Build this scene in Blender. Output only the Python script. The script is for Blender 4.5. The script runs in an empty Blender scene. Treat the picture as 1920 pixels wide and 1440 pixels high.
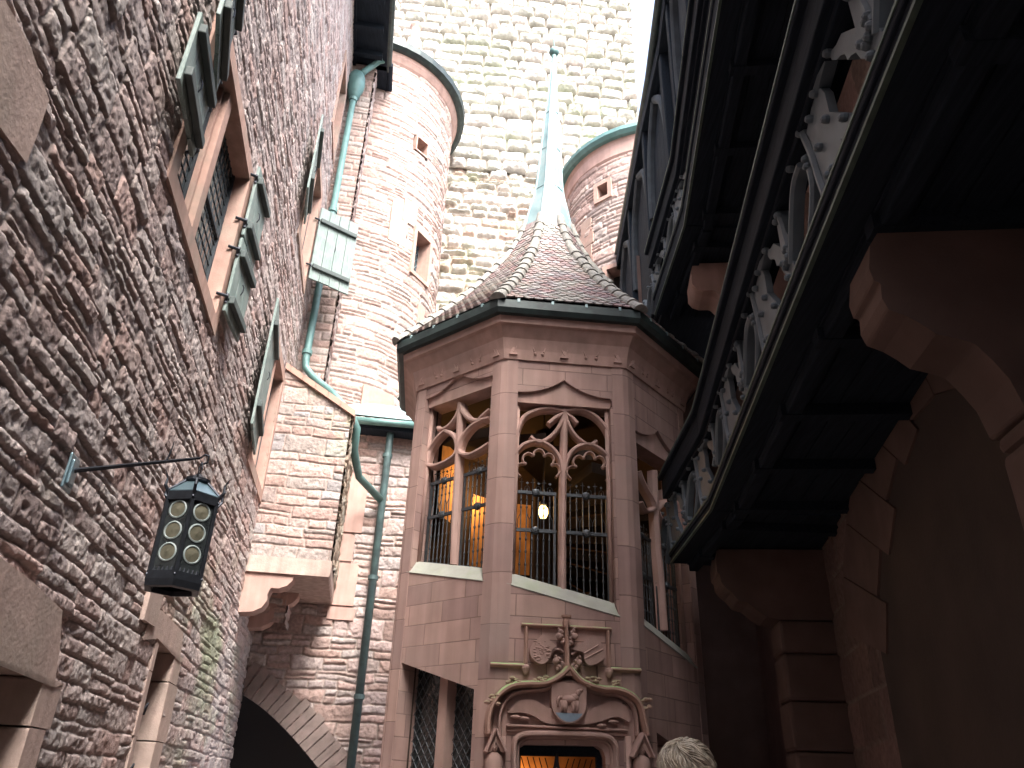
import bpy, math, random
import numpy as np
from mathutils import Vector, Matrix
from mathutils.geometry import tessellate_polygon
random.seed(7)
SC = bpy.context.scene
COL = SC.collection
R = math.radians

# ---------------------------------------------------------------- camera model
FPX = 1450.0
_z = np.array([100., -2727., FPX]); _z /= np.linalg.norm(_z)
_k = np.array([0., 0., 1.])
_y = _k - (_k @ _z) * _z; _y /= np.linalg.norm(_y)
_x = np.cross(_y, _z)
CM = np.array([_x, _y, _z])
EYE = np.array([0., 0., 1.55])

def ray(px, py):
    return CM @ np.array([px - 960., py - 720., FPX])

# ---------------------------------------------------------------- objects
ORG = {}
def org(o):
    return ORG.get(o.name, np.zeros(3)) if o is not None else np.zeros(3)

def tag(o, label=None, cat=None, group=None, kind=None):
    if label: o['label'] = label
    if cat: o['category'] = cat
    if group: o['group'] = group
    if kind: o['kind'] = kind
    return o

def thing(name, label, cat, loc=(0, 0, 0), group=None):
    o = bpy.data.objects.new(name, None)
    COL.objects.link(o)
    o.location = loc
    o.empty_display_size = 0.2
    ORG[o.name] = np.array(loc, float)
    return tag(o, label, cat, group)

def link_mesh(name, V, F, mat, parent=None, smooth=False, uv=None, col=None, origin=None):
    V = np.asarray(V, np.float32).reshape(-1, 3)
    base = org(parent) if parent is not None else (np.array(origin, float) if origin is not None else np.zeros(3))
    me = bpy.data.meshes.new(name)
    V2 = (V - base).astype(np.float32)
    if isinstance(F, np.ndarray):
        nf, k = F.shape
        me.vertices.add(len(V2)); me.vertices.foreach_set('co', V2.ravel())
        me.loops.add(nf * k); me.loops.foreach_set('vertex_index', F.astype(np.int32).ravel())
        me.polygons.add(nf)
        me.polygons.foreach_set('loop_start', np.arange(0, nf * k, k, dtype=np.int32))
        me.polygons.foreach_set('loop_total', np.full(nf, k, np.int32))
        me.update(calc_edges=True)
    else:
        me.from_pydata(V2.tolist(), [], F)
        me.update()
    if uv is not None:
        l = me.uv_layers.new(name='UVMap')
        vi = np.empty(len(me.loops), np.int32); me.loops.foreach_get('vertex_index', vi)
        l.data.foreach_set('uv', np.asarray(uv, np.float32)[vi].ravel())
    if col is not None:
        a = me.color_attributes.new('Col', 'FLOAT_COLOR', 'POINT')
        c = np.ones((len(V2), 4), np.float32); c[:, :3] = col
        a.data.foreach_set('color', c.ravel())
    if smooth:
        me.polygons.foreach_set('use_smooth', np.ones(len(me.polygons), bool))
    me.materials.append(mat)
    o = bpy.data.objects.new(name, me)
    COL.objects.link(o)
    if parent is not None:
        o.parent = parent
        ORG[o.name] = base
    elif origin is not None:
        o.location = base; ORG[o.name] = base
    return o

class Fr:
    """a vertical working plane: origin, horizontal tangent, outward normal"""
    def __init__(s, o, t, n):
        s.o = np.array(o, float); s.t = np.array([t[0], t[1], 0.]); s.n = np.array([n[0], n[1], 0.])
    def P(s, u, z, d=0.):
        return s.o + s.t * u + s.n * d + np.array([0, 0, z])
    def px(s, x, y, d=0.):
        """where the sight line through a pixel meets this plane (offset d): u, z"""
        r = ray(x, y); o = s.o + s.n * d
        t = ((o - EYE) @ s.n) / (r @ s.n)
        p = EYE + r * t
        return float((p - s.o) @ s.t), float(p[2])

class MB:
    def __init__(s):
        s.V = []; s.F = []; s.UV = []
    def add(s, V, F, UV=None):
        b = len(s.V)
        s.V += [tuple(map(float, v)) for v in V]
        s.F += [[b + i for i in f] for f in F]
        if UV is None: UV = [(0, 0)] * len(V)
        s.UV += UV
        return s
    def box(s, fr, u0, u1, z0, z1, d0, d1):
        V = [fr.P(u, z, d) for d in (d0, d1) for z in (z0, z1) for u in (u0, u1)]
        return s.add(V, [(0, 1, 3, 2), (4, 6, 7, 5), (0, 4, 5, 1), (2, 3, 7, 6), (0, 2, 6, 4), (1, 5, 7, 3)])
    def cube(s, c, dx, dy, dz, X=None, Y=None, Zv=None):
        X = np.array(X if X is not None else (1, 0, 0.)); Y = np.array(Y if Y is not None else (0, 1, 0.))
        Zv = np.array(Zv if Zv is not None else (0, 0, 1.)); c = np.array(c, float)
        V = [c + X * dx * a / 2 + Y * dy * b / 2 + Zv * dz * e / 2 for e in (-1, 1) for b in (-1, 1) for a in (-1, 1)]
        return s.add(V, [(0, 2, 3, 1), (4, 5, 7, 6), (0, 1, 5, 4), (2, 6, 7, 3), (0, 4, 6, 2), (1, 3, 7, 5)])
    def prism(s, fr, loops, d0, d1, cham=0.):
        """polygon with holes in the plane of fr, from depth d0 (front) to d1"""
        pl = [[Vector((u, z, 0)) for u, z in lp] for lp in loops]
        tris = tessellate_polygon(pl)
        flat = [p for lp in loops for p in lp]; n = len(flat)
        V = [fr.P(u, z, d0) for u, z in flat] + [fr.P(u, z, d1) for u, z in flat]
        UV = [(u, z) for u, z in flat] * 2
        F = [tuple(t) for t in tris] + [tuple(n + i for i in reversed(t)) for t in tris]
        s.add(V, F, UV)
        b = 0
        for lp in loops:
            m = len(lp); V = []; F = []; UV = []; acc = 0.
            for i in range(m + 1):
                u, z = lp[i % m]
                if i: acc += math.hypot(u - lp[i - 1][0], z - lp[i - 1][1])
                V += [fr.P(u, z, d0), fr.P(u, z, d1)]; UV += [(u, z), (u + (d1 - d0), z + .0)]
            F = [(2 * i, 2 * i + 1, 2 * i + 3, 2 * i + 2) for i in range(m)]
            s.add(V, F, UV)
        return s
    def tube(s, pts, r, n=8, cap=True):
        pts = [np.array(p, float) for p in pts]
        rs = r if isinstance(r, (list, tuple)) else [r] * len(pts)
        V = []; F = []; prev = None
        for i, p in enumerate(pts):
            a = pts[min(i + 1, len(pts) - 1)] - pts[max(i - 1, 0)]
            a = a / (np.linalg.norm(a) + 1e-9)
            if prev is None:
                h = np.array([0, 0, 1.]) if abs(a[2]) < .9 else np.array([1., 0, 0])
                x = np.cross(a, h)
            else:
                x = prev - (prev @ a) * a
            x /= np.linalg.norm(x) + 1e-9; prev = x
            y = np.cross(a, x)
            for k in range(n):
                t = 2 * math.pi * k / n
                V.append(p + rs[i] * (x * math.cos(t) + y * math.sin(t)))
        for i in range(len(pts) - 1):
            for k in range(n):
                k2 = (k + 1) % n
                F.append((i * n + k, i * n + k2, (i + 1) * n + k2, (i + 1) * n + k))
        if cap:
            F.append(tuple(range(n))[::-1]); F.append(tuple((len(pts) - 1) * n + k for k in range(n)))
        return s.add(V, F)
    def ribbon(s, fr, path, w, d0, d1, cham=None, closed=False):
        """moulded bar following a path in a plane; w wide, front ridge at d0, back at d1"""
        P = [np.array(p, float) for p in path]; n = len(P); V = []; F = []; UV = []
        ws = w if isinstance(w, (list, tuple)) else [w] * n
        for i in range(n):
            if closed: a = P[(i + 1) % n] - P[i - 1]
            else: a = P[min(i + 1, n - 1)] - P[max(i - 1, 0)]
            a = a / (np.linalg.norm(a) + 1e-9); q = np.array([-a[1], a[0]])
            hw = ws[i] / 2; c = cham if cham is not None else (d0 - d1) * .55
            prof = [(-hw, d1), (-hw, d0 - c), (-hw * .35, d0), (hw * .35, d0), (hw, d0 - c), (hw, d1)]
            for (o, d) in prof:
                p = P[i] + q * o
                V.append(fr.P(p[0], p[1], d)); UV.append((p[0] * 1., p[1] * 1.))
        m = 6
        for i in range(n if closed else n - 1):
            j = (i + 1) % n
            for k in range(m):
                k2 = (k + 1) % m
                F.append((i * m + k, j * m + k, j * m + k2, i * m + k2))
        if not closed:
            F.append(tuple(range(m))); F.append(tuple((n - 1) * m + k for k in reversed(range(m))))
        return s.add(V, F, UV)
    def lathe(s, c, prof, n=24, ax=None, a0=0., a1=2 * math.pi, X=None, Y=None):
        c = np.array(c, float)
        Zv = np.array(ax if ax is not None else (0, 0, 1.)); 
        X = np.array(X if X is not None else (1., 0, 0)); Y = np.array(Y if Y is not None else np.cross(Zv, X))
        full = abs(a1 - a0 - 2 * math.pi) < 1e-6
        cnt = n if full else n + 1
        V = []; F = []
        for (r, z) in prof:
            for k in range(cnt):
                t = a0 + (a1 - a0) * k / n
                V.append(c + X * r * math.cos(t) + Y * r * math.sin(t) + Zv * z)
        for i in range(len(prof) - 1):
            for k in range(n):
                k2 = (k + 1) % cnt
                F.append((i * cnt + k, i * cnt + k2, (i + 1) * cnt + k2, (i + 1) * cnt + k))
        return s.add(V, F)
    def ball(s, c, r, n=10, sc=(1, 1, 1)):
        V = []; F = []; c = np.array(c, float)
        for i in range(n + 1):
            a = math.pi * i / n
            for k in range(n * 2):
                b = math.pi * k / n
                V.append(c + r * np.array([math.sin(a) * math.cos(b) * sc[0], math.sin(a) * math.sin(b) * sc[1], math.cos(a) * sc[2]]))
        m = n * 2
        for i in range(n):
            for k in range(m):
                F.append((i * m + k, (i + 1) * m + k, (i + 1) * m + (k + 1) % m, i * m + (k + 1) % m))
        return s.add(V, F)
    def build(s, name, mat, parent=None, smooth=False, origin=None, bevel=0., label=None):
        o = link_mesh(name, s.V, s.F, mat, parent, smooth, s.UV, None, origin)
        if bevel:
            b = o.modifiers.new('bev', 'BEVEL'); b.width = bevel; b.segments = 2; b.limit_method = 'ANGLE'
        if label: o['label'] = label
        return o

# ---------------------------------------------------------------- noise and masonry relief
def _hash(x, y, seed):
    x = x.astype(np.int64); y = y.astype(np.int64)
    h = (x * 374761393 + y * 668265263 + seed * 974634777) & 0xffffffff
    h = ((h ^ (h >> 13)) * 1274126177) & 0xffffffff
    h = h ^ (h >> 16)
    return (h & 0xffffff) / float(0xffffff)

def vnoise(x, y, seed=0):
    xi = np.floor(x); yi = np.floor(y); fx = x - xi; fy = y - yi
    fx = fx * fx * (3 - 2 * fx); fy = fy * fy * (3 - 2 * fy)
    a = _hash(xi, yi, seed); b = _hash(xi + 1, yi, seed); c = _hash(xi, yi + 1, seed); d = _hash(xi + 1, yi + 1, seed)
    return (a + (b - a) * fx) * (1 - fy) + (c + (d - c) * fx) * fy

def fbm(x, y, seed=0, oct=3):
    s = 0; a = .5; t = 0
    for i in range(oct):
        s = s + a * vnoise(x * 2 ** i, y * 2 ** i, seed + i * 17); t += a; a *= .5
    return s / t

VAR = [.80]
def masonry(u, v, seed, rowh, w, palette, mortar, relief=.03, bulge=.02, rough=.01, joint=.015, bevel=.03,
            warp=.03, split=.3, pit=0., offs=.0, wscale=.5):
    rng = np.random.RandomState(seed)
    uu = u + warp * 1.2 * (fbm(u / wscale, v / wscale, seed + 1) - .5) * 2
    vv = v + warp * (fbm(u / wscale, v / wscale, seed + 2) - .5) * 2 + .25 * warp * (fbm(u / .12, v / .12, seed + 3) - .5)
    uu = uu + .25 * warp * (fbm(u / .12, v / .12, seed + 4) - .5)
    v0 = vv.min() - .5; v1 = vv.max() + .5
    u0 = uu.min() - 1.; u1 = uu.max() + 1.
    hs = rng.uniform(rowh[0], rowh[1], int((v1 - v0) / rowh[0]) + 3)
    ve = v0 + np.concatenate([[0], np.cumsum(hs)])
    r = np.clip(np.searchsorted(ve, vv.ravel()) - 1, 0, len(hs) - 1).reshape(vv.shape)
    keys = []; BIG = 1000.
    nr = len(hs)
    for i in range(nr):
        ws = rng.uniform(w[0], w[1], int((u1 - u0) / w[0]) + 3) ** 1.0
        keys.append(i * BIG + (rng.uniform(-w[1], 0) + np.concatenate([[0], np.cumsum(ws)])))
    keys = np.concatenate(keys)
    K = r * BIG + (uu - u0)
    idx = np.searchsorted(keys, K.ravel()).reshape(uu.shape)
    idx = np.clip(idx, 1, len(keys) - 1)
    du = np.minimum(K - keys[idx - 1], np.maximum(keys[idx] - K, 0))
    Wd = np.clip(keys[idx] - keys[idx - 1], .01, 3.)
    lo = ve[r]; hi = ve[r + 1]
    sid = idx.astype(np.int64)
    sp = _hash(sid, sid * 0 + 5, seed)
    fr_ = .35 + .3 * _hash(sid, sid * 0 + 6, seed)
    mid = lo + (hi - lo) * fr_
    do = (sp < split) & ((hi - lo) > rowh[0] * 1.15)
    up = do & (vv > mid); dn = do & (vv <= mid)
    lo = np.where(up, mid, lo); hi = np.where(dn, mid, hi)
    sid = sid * 2 + up
    dv = np.minimum(vv - lo, hi - vv)
    k = bevel * 1.2
    d = np.minimum(du, dv)
    cr = (du < k) & (dv < k)
    d = np.where(cr, k - np.hypot(k - du, k - dv), d)
    d = d + (fbm(u / .05, v / .05, seed + 9) - .5) * joint * .9
    t = np.clip((d - joint * .5) / bevel, 0, 1); ts = t * t * (3 - 2 * t)
    r1 = _hash(sid, sid * 0 + 11, seed); r2 = _hash(sid, sid * 0 + 12, seed); r3 = _hash(sid, sid * 0 + 13, seed)
    c = np.clip(np.minimum(du, dv) / (.5 * np.minimum(Wd, hi - lo)), 0, 1)
    h = ts * (relief * (.55 + .9 * r1) + offs * (r2 - .5)) + bulge * np.sqrt(c + 1e-4) * ts * (.5 + r3)
    # tilt of each stone
    h = h + ts * (r2 - .5) * .25 * (K - .5 * (keys[idx] + keys[idx - 1])) * min(1., relief * 12) 
    h = h + rough * (fbm(u / .09, v / .07, seed + 21, 3) - .5) * 2 * (.35 + .65 * ts)
    if pit:
        p = fbm(u / .035, v / .035, seed + 31, 2)
        h = h - pit * np.clip((p - .58) * 4, 0, 1) * ts
        p2 = fbm(u / .13, v / .10, seed + 37, 2)
        h = h - pit * 1.6 * np.clip((p2 - .62) * 5, 0, 1) * ts
    pal = np.array(palette); ci = np.floor(_hash(sid, sid * 0 + 14, seed) * len(pal) * .999).astype(int)
    col = pal[ci] * (VAR[0] + 2 * (1 - VAR[0]) * r3)[..., None] * (.93 + .14 * fbm(u / .25, v / .25, seed + 41))[..., None]
    m = np.clip(t * 1.6, 0, 1)[..., None]
    col = col * m + np.array(mortar) * (1 - m)
    return h, col

def grid_faces(nu, nv, keep=None):
    i = np.arange(nu - 1)[:, None]; j = np.arange(nv - 1)[None, :]
    a = i * nv + j
    F = np.stack([a, a + nv, a + nv + 1, a + 1], -1)
    if keep is not None: F = F[keep]
    else: F = F.reshape(-1, 4)
    return F.reshape(-1, 4)

def relief_wall(name, fr, us, zs, mk, mat, parent, holes=(), flip=False, cyl=None, cut=None, colfn=None, d0=0., sm=False):
    """relief masonry over a grid of (u,z); holes = rectangles u0,u1,z0,z1; cyl = (cx,cy,r): wrap on a cylinder, u = angle*r"""
    U, Z_ = np.meshgrid(us, zs, indexing='ij')
    h, c = masonry(U, Z_, **mk)
    cu = .25 * (U[:-1, :-1] + U[1:, :-1] + U[:-1, 1:] + U[1:, 1:]); cz = .25 * (Z_[:-1, :-1] + Z_[1:, :-1] + Z_[:-1, 1:] + Z_[1:, 1:])
    keep = np.ones(cu.shape, bool)
    for (a, b, e, f_) in holes: keep &= ~((cu > a) & (cu < b) & (cz > e) & (cz < f_))
    if cut is not None: keep &= cut(cu, cz)
    if colfn is not None: c = colfn(U, Z_, c)
    h = h + d0
    if cyl is None:
        P = fr.o[None, None] + fr.t * U[..., None] + fr.n * h[..., None]
        P[..., 2] = Z_
    else:
        cx, cy, r = cyl; A = U / r
        P = np.stack([cx + (r + h) * np.sin(A), cy - (r + h) * np.cos(A), Z_], -1)
    F = grid_faces(len(us), len(zs), keep)
    if flip: F = F[:, ::-1]
    return link_mesh(name, P.reshape(-1, 3), F, mat, parent, sm, np.stack([U, Z_], -1).reshape(-1, 2), c.reshape(-1, 3))

def arc(cx, cz, r, a0, a1, n=14, rz=None):
    rz = rz or r
    return [(cx + r * math.cos(R(a0 + (a1 - a0) * i / n)), cz + rz * math.sin(R(a0 + (a1 - a0) * i / n))) for i in range(n + 1)]

def spline(pts, n=8):
    P = [np.array(p, float) for p in pts]; P = [2 * P[0] - P[1]] + P + [2 * P[-1] - P[-2]]; out = []
    for i in range(1, len(P) - 2):
        for k in range(n):
            t = k / n
            out.append(.5 * ((2 * P[i]) + (-P[i - 1] + P[i + 1]) * t + (2 * P[i - 1] - 5 * P[i] + 4 * P[i + 1] - P[i + 2]) * t * t + (-P[i - 1] + 3 * P[i] - 3 * P[i + 1] + P[i + 2]) * t ** 3))
    out.append(P[-2]); return out

# ---------------------------------------------------------------- materials
def mat(name, col=(.5, .5, .5), rough=.8, metal=0., noise=.0, nscale=8., bump=0., bscale=30., attr=False, emit=None,
        estr=0., alpha=None, stain=None, sscale=1.5, samt=.5, brick=None, spec=.5, wood=None, stretch=None, moss=None, streak=0.):
    m = bpy.data.materials.new(name); m.use_nodes = True; nt = m.node_tree; N = nt.nodes; L = nt.links
    b = N['Principled BSDF']; b.inputs['Roughness'].default_value = rough; b.inputs['Metallic'].default_value = metal
    b.inputs['Specular IOR Level'].default_value = spec
    tc = N.new('ShaderNodeTexCoord'); src = tc.outputs['Object']
    if stretch:
        mp = N.new('ShaderNodeMapping'); mp.inputs['Scale'].default_value = stretch; L.new(src, mp.inputs['Vector']); src2 = mp.outputs['Vector']
    else: src2 = src
    if attr:
        a = N.new('ShaderNodeAttribute'); a.attribute_name = 'Col'; cur = a.outputs['Color']
    else:
        rgb = N.new('ShaderNodeRGB'); rgb.outputs[0].default_value = (*col, 1); cur = rgb.outputs[0]
    def mix(fac, A, B, typ='MIX'):
        x = N.new('ShaderNodeMix'); x.data_type = 'RGBA'; x.blend_type = typ
        if isinstance(fac, float): x.inputs[0].default_value = fac
        else: L.new(fac, x.inputs[0])
        if isinstance(A, tuple): x.inputs[6].default_value = (*A, 1)
        else: L.new(A, x.inputs[6])
        if isinstance(B, tuple): x.inputs[7].default_value = (*B, 1)
        else: L.new(B, x.inputs[7])
        return x.outputs[2]
    def nz(scale, vec=None, det=4., lo=.3, hi=.7):
        n = N.new('ShaderNodeTexNoise'); n.inputs['Scale'].default_value = scale; n.inputs['Detail'].default_value = det
        L.new(vec if vec is not None else src, n.inputs['Vector'])
        r = N.new('ShaderNodeMapRange'); r.inputs[1].default_value = lo; r.inputs[2].default_value = hi
        L.new(n.outputs[0], r.inputs[0]); return r.outputs[0]
    hgt = None
    if brick:
        bt = N.new('ShaderNodeTexBrick'); L.new(tc.outputs['UV'], bt.inputs['Vector'])
        bt.inputs['Scale'].default_value = 1.; bt.inputs['Brick Width'].default_value = brick[0]; bt.inputs['Row Height'].default_value = brick[1]
        bt.inputs['Mortar Size'].default_value = .007; bt.inputs['Mortar Smooth'].default_value = .3
        bt.inputs['Color1'].default_value = (*col, 1); bt.inputs['Color2'].default_value = (*[c * x for c, x in zip(col, (.70, .70, .74))], 1)
        bt.inputs['Mortar'].default_value = (*[c * .55 for c in col], 1)
        bt.offset = .37; bt.squash = 1.3; bt.squash_frequency = 3
        cur = bt.outputs['Color']; hgt = bt.outputs['Fac']
    if noise:
        n1 = nz(nscale, src2)
        dk = N.new('ShaderNodeMapRange'); dk.inputs[3].default_value = 1 - noise; dk.inputs[4].default_value = 1 + noise
        L.new(n1, dk.inputs[0])
        cur = mix(1., cur, dk.outputs[0], 'MULTIPLY')
    if streak:
        mp2 = N.new('ShaderNodeMapping'); mp2.inputs['Scale'].default_value = (7., 7., .45); L.new(src, mp2.inputs['Vector'])
        n2 = nz(1., mp2.outputs['Vector'], 5., .35, .65); dk2 = N.new('ShaderNodeMapRange'); dk2.inputs[3].default_value = 1 - streak; dk2.inputs[4].default_value = 1 + streak
        L.new(n2, dk2.inputs[0]); cur = mix(1., cur, dk2.outputs[0], 'MULTIPLY')
    if stain:
        f_ = nz(sscale, None, 5., .45, .7)
        mm = N.new('ShaderNodeMath'); mm.operation = 'MULTIPLY'; mm.inputs[1].default_value = samt; L.new(f_, mm.inputs[0])
        cur = mix(mm.outputs[0], cur, stain)
    if moss:
        g = N.new('ShaderNodeNewGeometry'); sx = N.new('ShaderNodeSeparateXYZ'); L.new(g.outputs['Normal'], sx.inputs[0])
        r = N.new('ShaderNodeMapRange'); r.inputs[1].default_value = .35; r.inputs[2].default_value = .7; L.new(sx.outputs[2], r.inputs[0])
        f_ = nz(6., None, 4., .3, .55); mm = N.new('ShaderNodeMath'); mm.operation = 'MULTIPLY'; L.new(f_, mm.inputs[0]); L.new(r.outputs[0], mm.inputs[1])
        cur = mix(mm.outputs[0], cur, moss)
    L.new(cur, b.inputs['Base Color'])
    if bump or brick:
        n = N.new('ShaderNodeTexNoise'); n.inputs['Scale'].default_value = bscale; n.inputs['Detail'].default_value = 6; n.inputs['Roughness'].default_value = .65
        L.new(src2, n.inputs['Vector'])
        bp = N.new('ShaderNodeBump'); bp.inputs['Strength'].default_value = 1.; bp.inputs['Distance'].default_value = max(bump, .0005)
        L.new(n.outputs[0], bp.inputs['Height']); last = bp
        if brick:
            b2 = N.new('ShaderNodeBump'); b2.invert = True; b2.inputs['Distance'].default_value = .008; L.new(hgt, b2.inputs['Height']); L.new(bp.outputs[0], b2.inputs['Normal']); last = b2
        L.new(last.outputs[0], b.inputs['Normal'])
    if emit:
        b.inputs['Emission Color'].default_value = (*emit, 1); b.inputs['Emission Strength'].default_value = estr
    if alpha is not None:
        b.inputs['Alpha'].default_value = alpha
    return m

M = {}
M['rubble'] = mat('rubble_stone', attr=True, rough=.92, noise=.22, nscale=16., bump=.011, bscale=30., spec=.25)
M['keep'] = mat('keep_stone', attr=True, rough=.95, noise=.22, nscale=4., bump=.02, bscale=12., spec=.2)
M['sand'] = mat('red_sandstone', (.41, .272, .236), .85, noise=.13, nscale=3.5, bump=.0016, bscale=60., stain=(.31, .235, .21), sscale=1.1, samt=.5, spec=.25, streak=.11)
M['ashlar'] = mat('sandstone_ashlar', (.41, .272, .236), .85, noise=.13, nscale=2.4, bump=.0016, bscale=60., brick=(.62, .27), stain=(.32, .245, .215), sscale=.9, samt=.5, spec=.25, streak=.11)
M['pillar'] = mat('sandstone_pillar', (.405, .272, .236), .85, noise=.09, nscale=2.5, bump=.0014, bscale=60., brick=(50., .62), stain=(.33, .26, .235), sscale=1.2, samt=.5, spec=.25, streak=.11)
M['mossy'] = mat('mossy_sandstone', (.37, .235, .19), .88, noise=.10, nscale=5., bump=.002, bscale=50., moss=(.30, .42, .20), spec=.25)
M['pale_sill'] = mat('weathered_sill', (.36, .37, .33), .85, noise=.1, nscale=6., bump=.002, bscale=50., stain=(.30, .36, .24), sscale=4., samt=.5)
M['frame'] = mat('window_stone', (.38, .25, .21), .88, noise=.12, nscale=7., bump=.004, bscale=40., stain=(.30, .26, .22), sscale=2., samt=.7, spec=.25, streak=.11)
M['slab'] = mat('large_stone_slab', (.40, .305, .27), .9, noise=.12, nscale=7., bump=.006, bscale=22., stain=(.33, .28, .24), sscale=1.5, samt=.7, spec=.25, streak=.11)
M['shutter'] = mat('green_painted_planks', (.155, .21, .20), .7, noise=.28, nscale=5., bump=.002, bscale=12., stretch=(14., 14., .8), stain=(.25, .29, .28), sscale=5., samt=.6)
M['batten'] = mat('dark_green_batten', (.06, .08, .08), .75, noise=.2, nscale=5., bump=.002, bscale=20.)
M['copper'] = mat('verdigris_copper', (.10, .20, .195), .55, .15, noise=.2, nscale=6., bump=.001, bscale=30., stain=(.06, .15, .14), sscale=3., samt=.7)
M['copperdk'] = mat('dark_copper', (.022, .034, .036), .5, .3, noise=.25, nscale=6., bump=.001, bscale=30., stain=(.05, .085, .08), sscale=4., samt=.5)
M['copperlow'] = mat('dull_copper_pipe', (.065, .105, .11), .5, .2, noise=.25, nscale=6., stain=(.09, .17, .165), sscale=3., samt=.6)
M['lanternglass'] = mat('smoky_lantern_glass', (.025, .03, .032), .15, noise=.4, nscale=14., spec=.8)
M['lead'] = mat('lead_sheet', (.22, .33, .35), .45, .25, noise=.15, nscale=4., bump=.002, bscale=10., stain=(.34, .42, .42), sscale=3., samt=.6)
M['tile'] = mat('clay_roof_tile', attr=True, rough=.6, noise=.22, nscale=20., bump=.002, bscale=40., stain=(.27, .28, .22), sscale=2.5, samt=.55)
M['ridge'] = mat('mortared_ridge_tile', (.21, .205, .19), .75, noise=.25, nscale=12., bump=.004, bscale=40., stain=(.33, .33, .29), sscale=8., samt=.8)
M['timber'] = mat('glare_tinted_dark_timber', (.015, .021, .030), .85, noise=.3, nscale=5., bump=.002, bscale=10., stretch=(9., .5, 9.), spec=.12)  # dark timber; its blue tint imitates the sky glare over the upper gallery
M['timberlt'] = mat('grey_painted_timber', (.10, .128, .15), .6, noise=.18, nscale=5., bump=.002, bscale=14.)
M['timbermid'] = mat('blue_grey_timber', (.05, .06, .07), .8, noise=.2, nscale=5., spec=.2)
M['trimgreen'] = mat('mossy_timber_trim', (.065, .10, .08), .6, noise=.3, nscale=9.)
M['iron'] = mat('wrought_iron', (.035, .04, .05), .45, .7, noise=.2, nscale=20., bump=.0006, bscale=80.)
M['grille'] = mat('grey_iron_grille', (.075, .085, .095), .5, .6, noise=.2, nscale=20.)
M['ironblue'] = mat('iron_plate', (.16, .24, .28), .35, .6, noise=.15, nscale=10.)
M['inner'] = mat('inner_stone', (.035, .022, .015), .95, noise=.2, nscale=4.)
M['sanddk'] = mat('shade_dark_sandstone', (.135, .09, .077), .88, noise=.14, nscale=3.5, bump=.002, bscale=50., stain=(.10, .07, .06), sscale=1.3, samt=.6, spec=.2)  # red sandstone with the shade under the galleries darkened into its colour
M['vous'] = mat('rough_voussoir_stone', (.23, .18, .165), .92, noise=.2, nscale=6., bump=.012, bscale=22., stain=(.16, .13, .115), sscale=2., samt=.6)
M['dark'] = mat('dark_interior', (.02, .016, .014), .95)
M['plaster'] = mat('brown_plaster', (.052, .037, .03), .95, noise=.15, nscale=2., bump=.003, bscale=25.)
M['orange'] = mat('lamp_glow_stone', (.50, .30, .15), .9, noise=.45, nscale=3.5, bump=.006, bscale=12.)  # inner stone coloured brighter and orange to carry the lamp glow
M['glassdk'] = mat('leaded_window_glass', (.05, .07, .075), .18, noise=.4, nscale=9., spec=.8)
M['bull'] = mat('old_yellowish_bottle_glass', (.125, .12, .088), .18, noise=.3, nscale=18., spec=.8)
M['bullrim'] = mat('pale_glass_rim', (.30, .36, .36), .3, spec=.8)
M['lamp'] = mat('lit_lamp_glass', (1, .85, .5), .5, emit=(1, .62, .18), estr=1.6)
M['paving'] = mat('stone_paving', (.22, .17, .15), .9, noise=.2, nscale=3., bump=.01, bscale=12.)
# ================================================================ frames of reference of the place
AW = R(-9.66)
TW = np.array([math.sin(AW), math.cos(AW), 0.]); NW = np.array([math.cos(AW), -math.sin(AW), 0.])
LW = Fr(NW * -2.3, TW, NW)                       # left wall: u runs away from the viewer
def across(s): return Fr(TW * s, NW, -TW)        # walls facing the viewer at distance s along the left wall
TC = np.array([.58, 12.0]); TPHI = R(5.); TR = 2.33; TAP = TR * math.cos(R(22.5))
def tface(k, ap=TAP):
    a = TPHI + R(45 * k); n = np.array([math.sin(a), -math.cos(a), 0]); t = np.array([math.cos(a), math.sin(a), 0])
    return Fr(np.array([TC[0], TC[1], 0]) + n * ap, t, n)

def steps(a, b, f_):
    out = [a]
    while out[-1] < b: out.append(out[-1] + f_(out[-1]))
    return np.array(out)

PINK = [(.335, .262, .248), (.36, .285, .27), (.315, .265, .258), (.385, .325, .31), (.30, .24, .23), (.35, .305, .295), (.345, .25, .23), (.37, .325, .31)]
SALMON = [(.33, .24, .215), (.35, .265, .24), (.31, .222, .198), (.375, .305, .28), (.30, .245, .228), (.34, .245, .217), (.33, .285, .265)]
BEIGE = [(.44, .425, .395), (.40, .40, .36), (.46, .445, .415), (.43, .40, .375), (.37, .365, .325)]

# ---------------------------------------------------------------- ground
g = MB(); g.add([(-60, -40, 0), (60, -40, 0), (60, 80, 0), (-60, 80, 0)], [(0, 1, 2, 3)])
tag(g.build('courtyard_ground', M['paving']), kind='structure')

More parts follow.
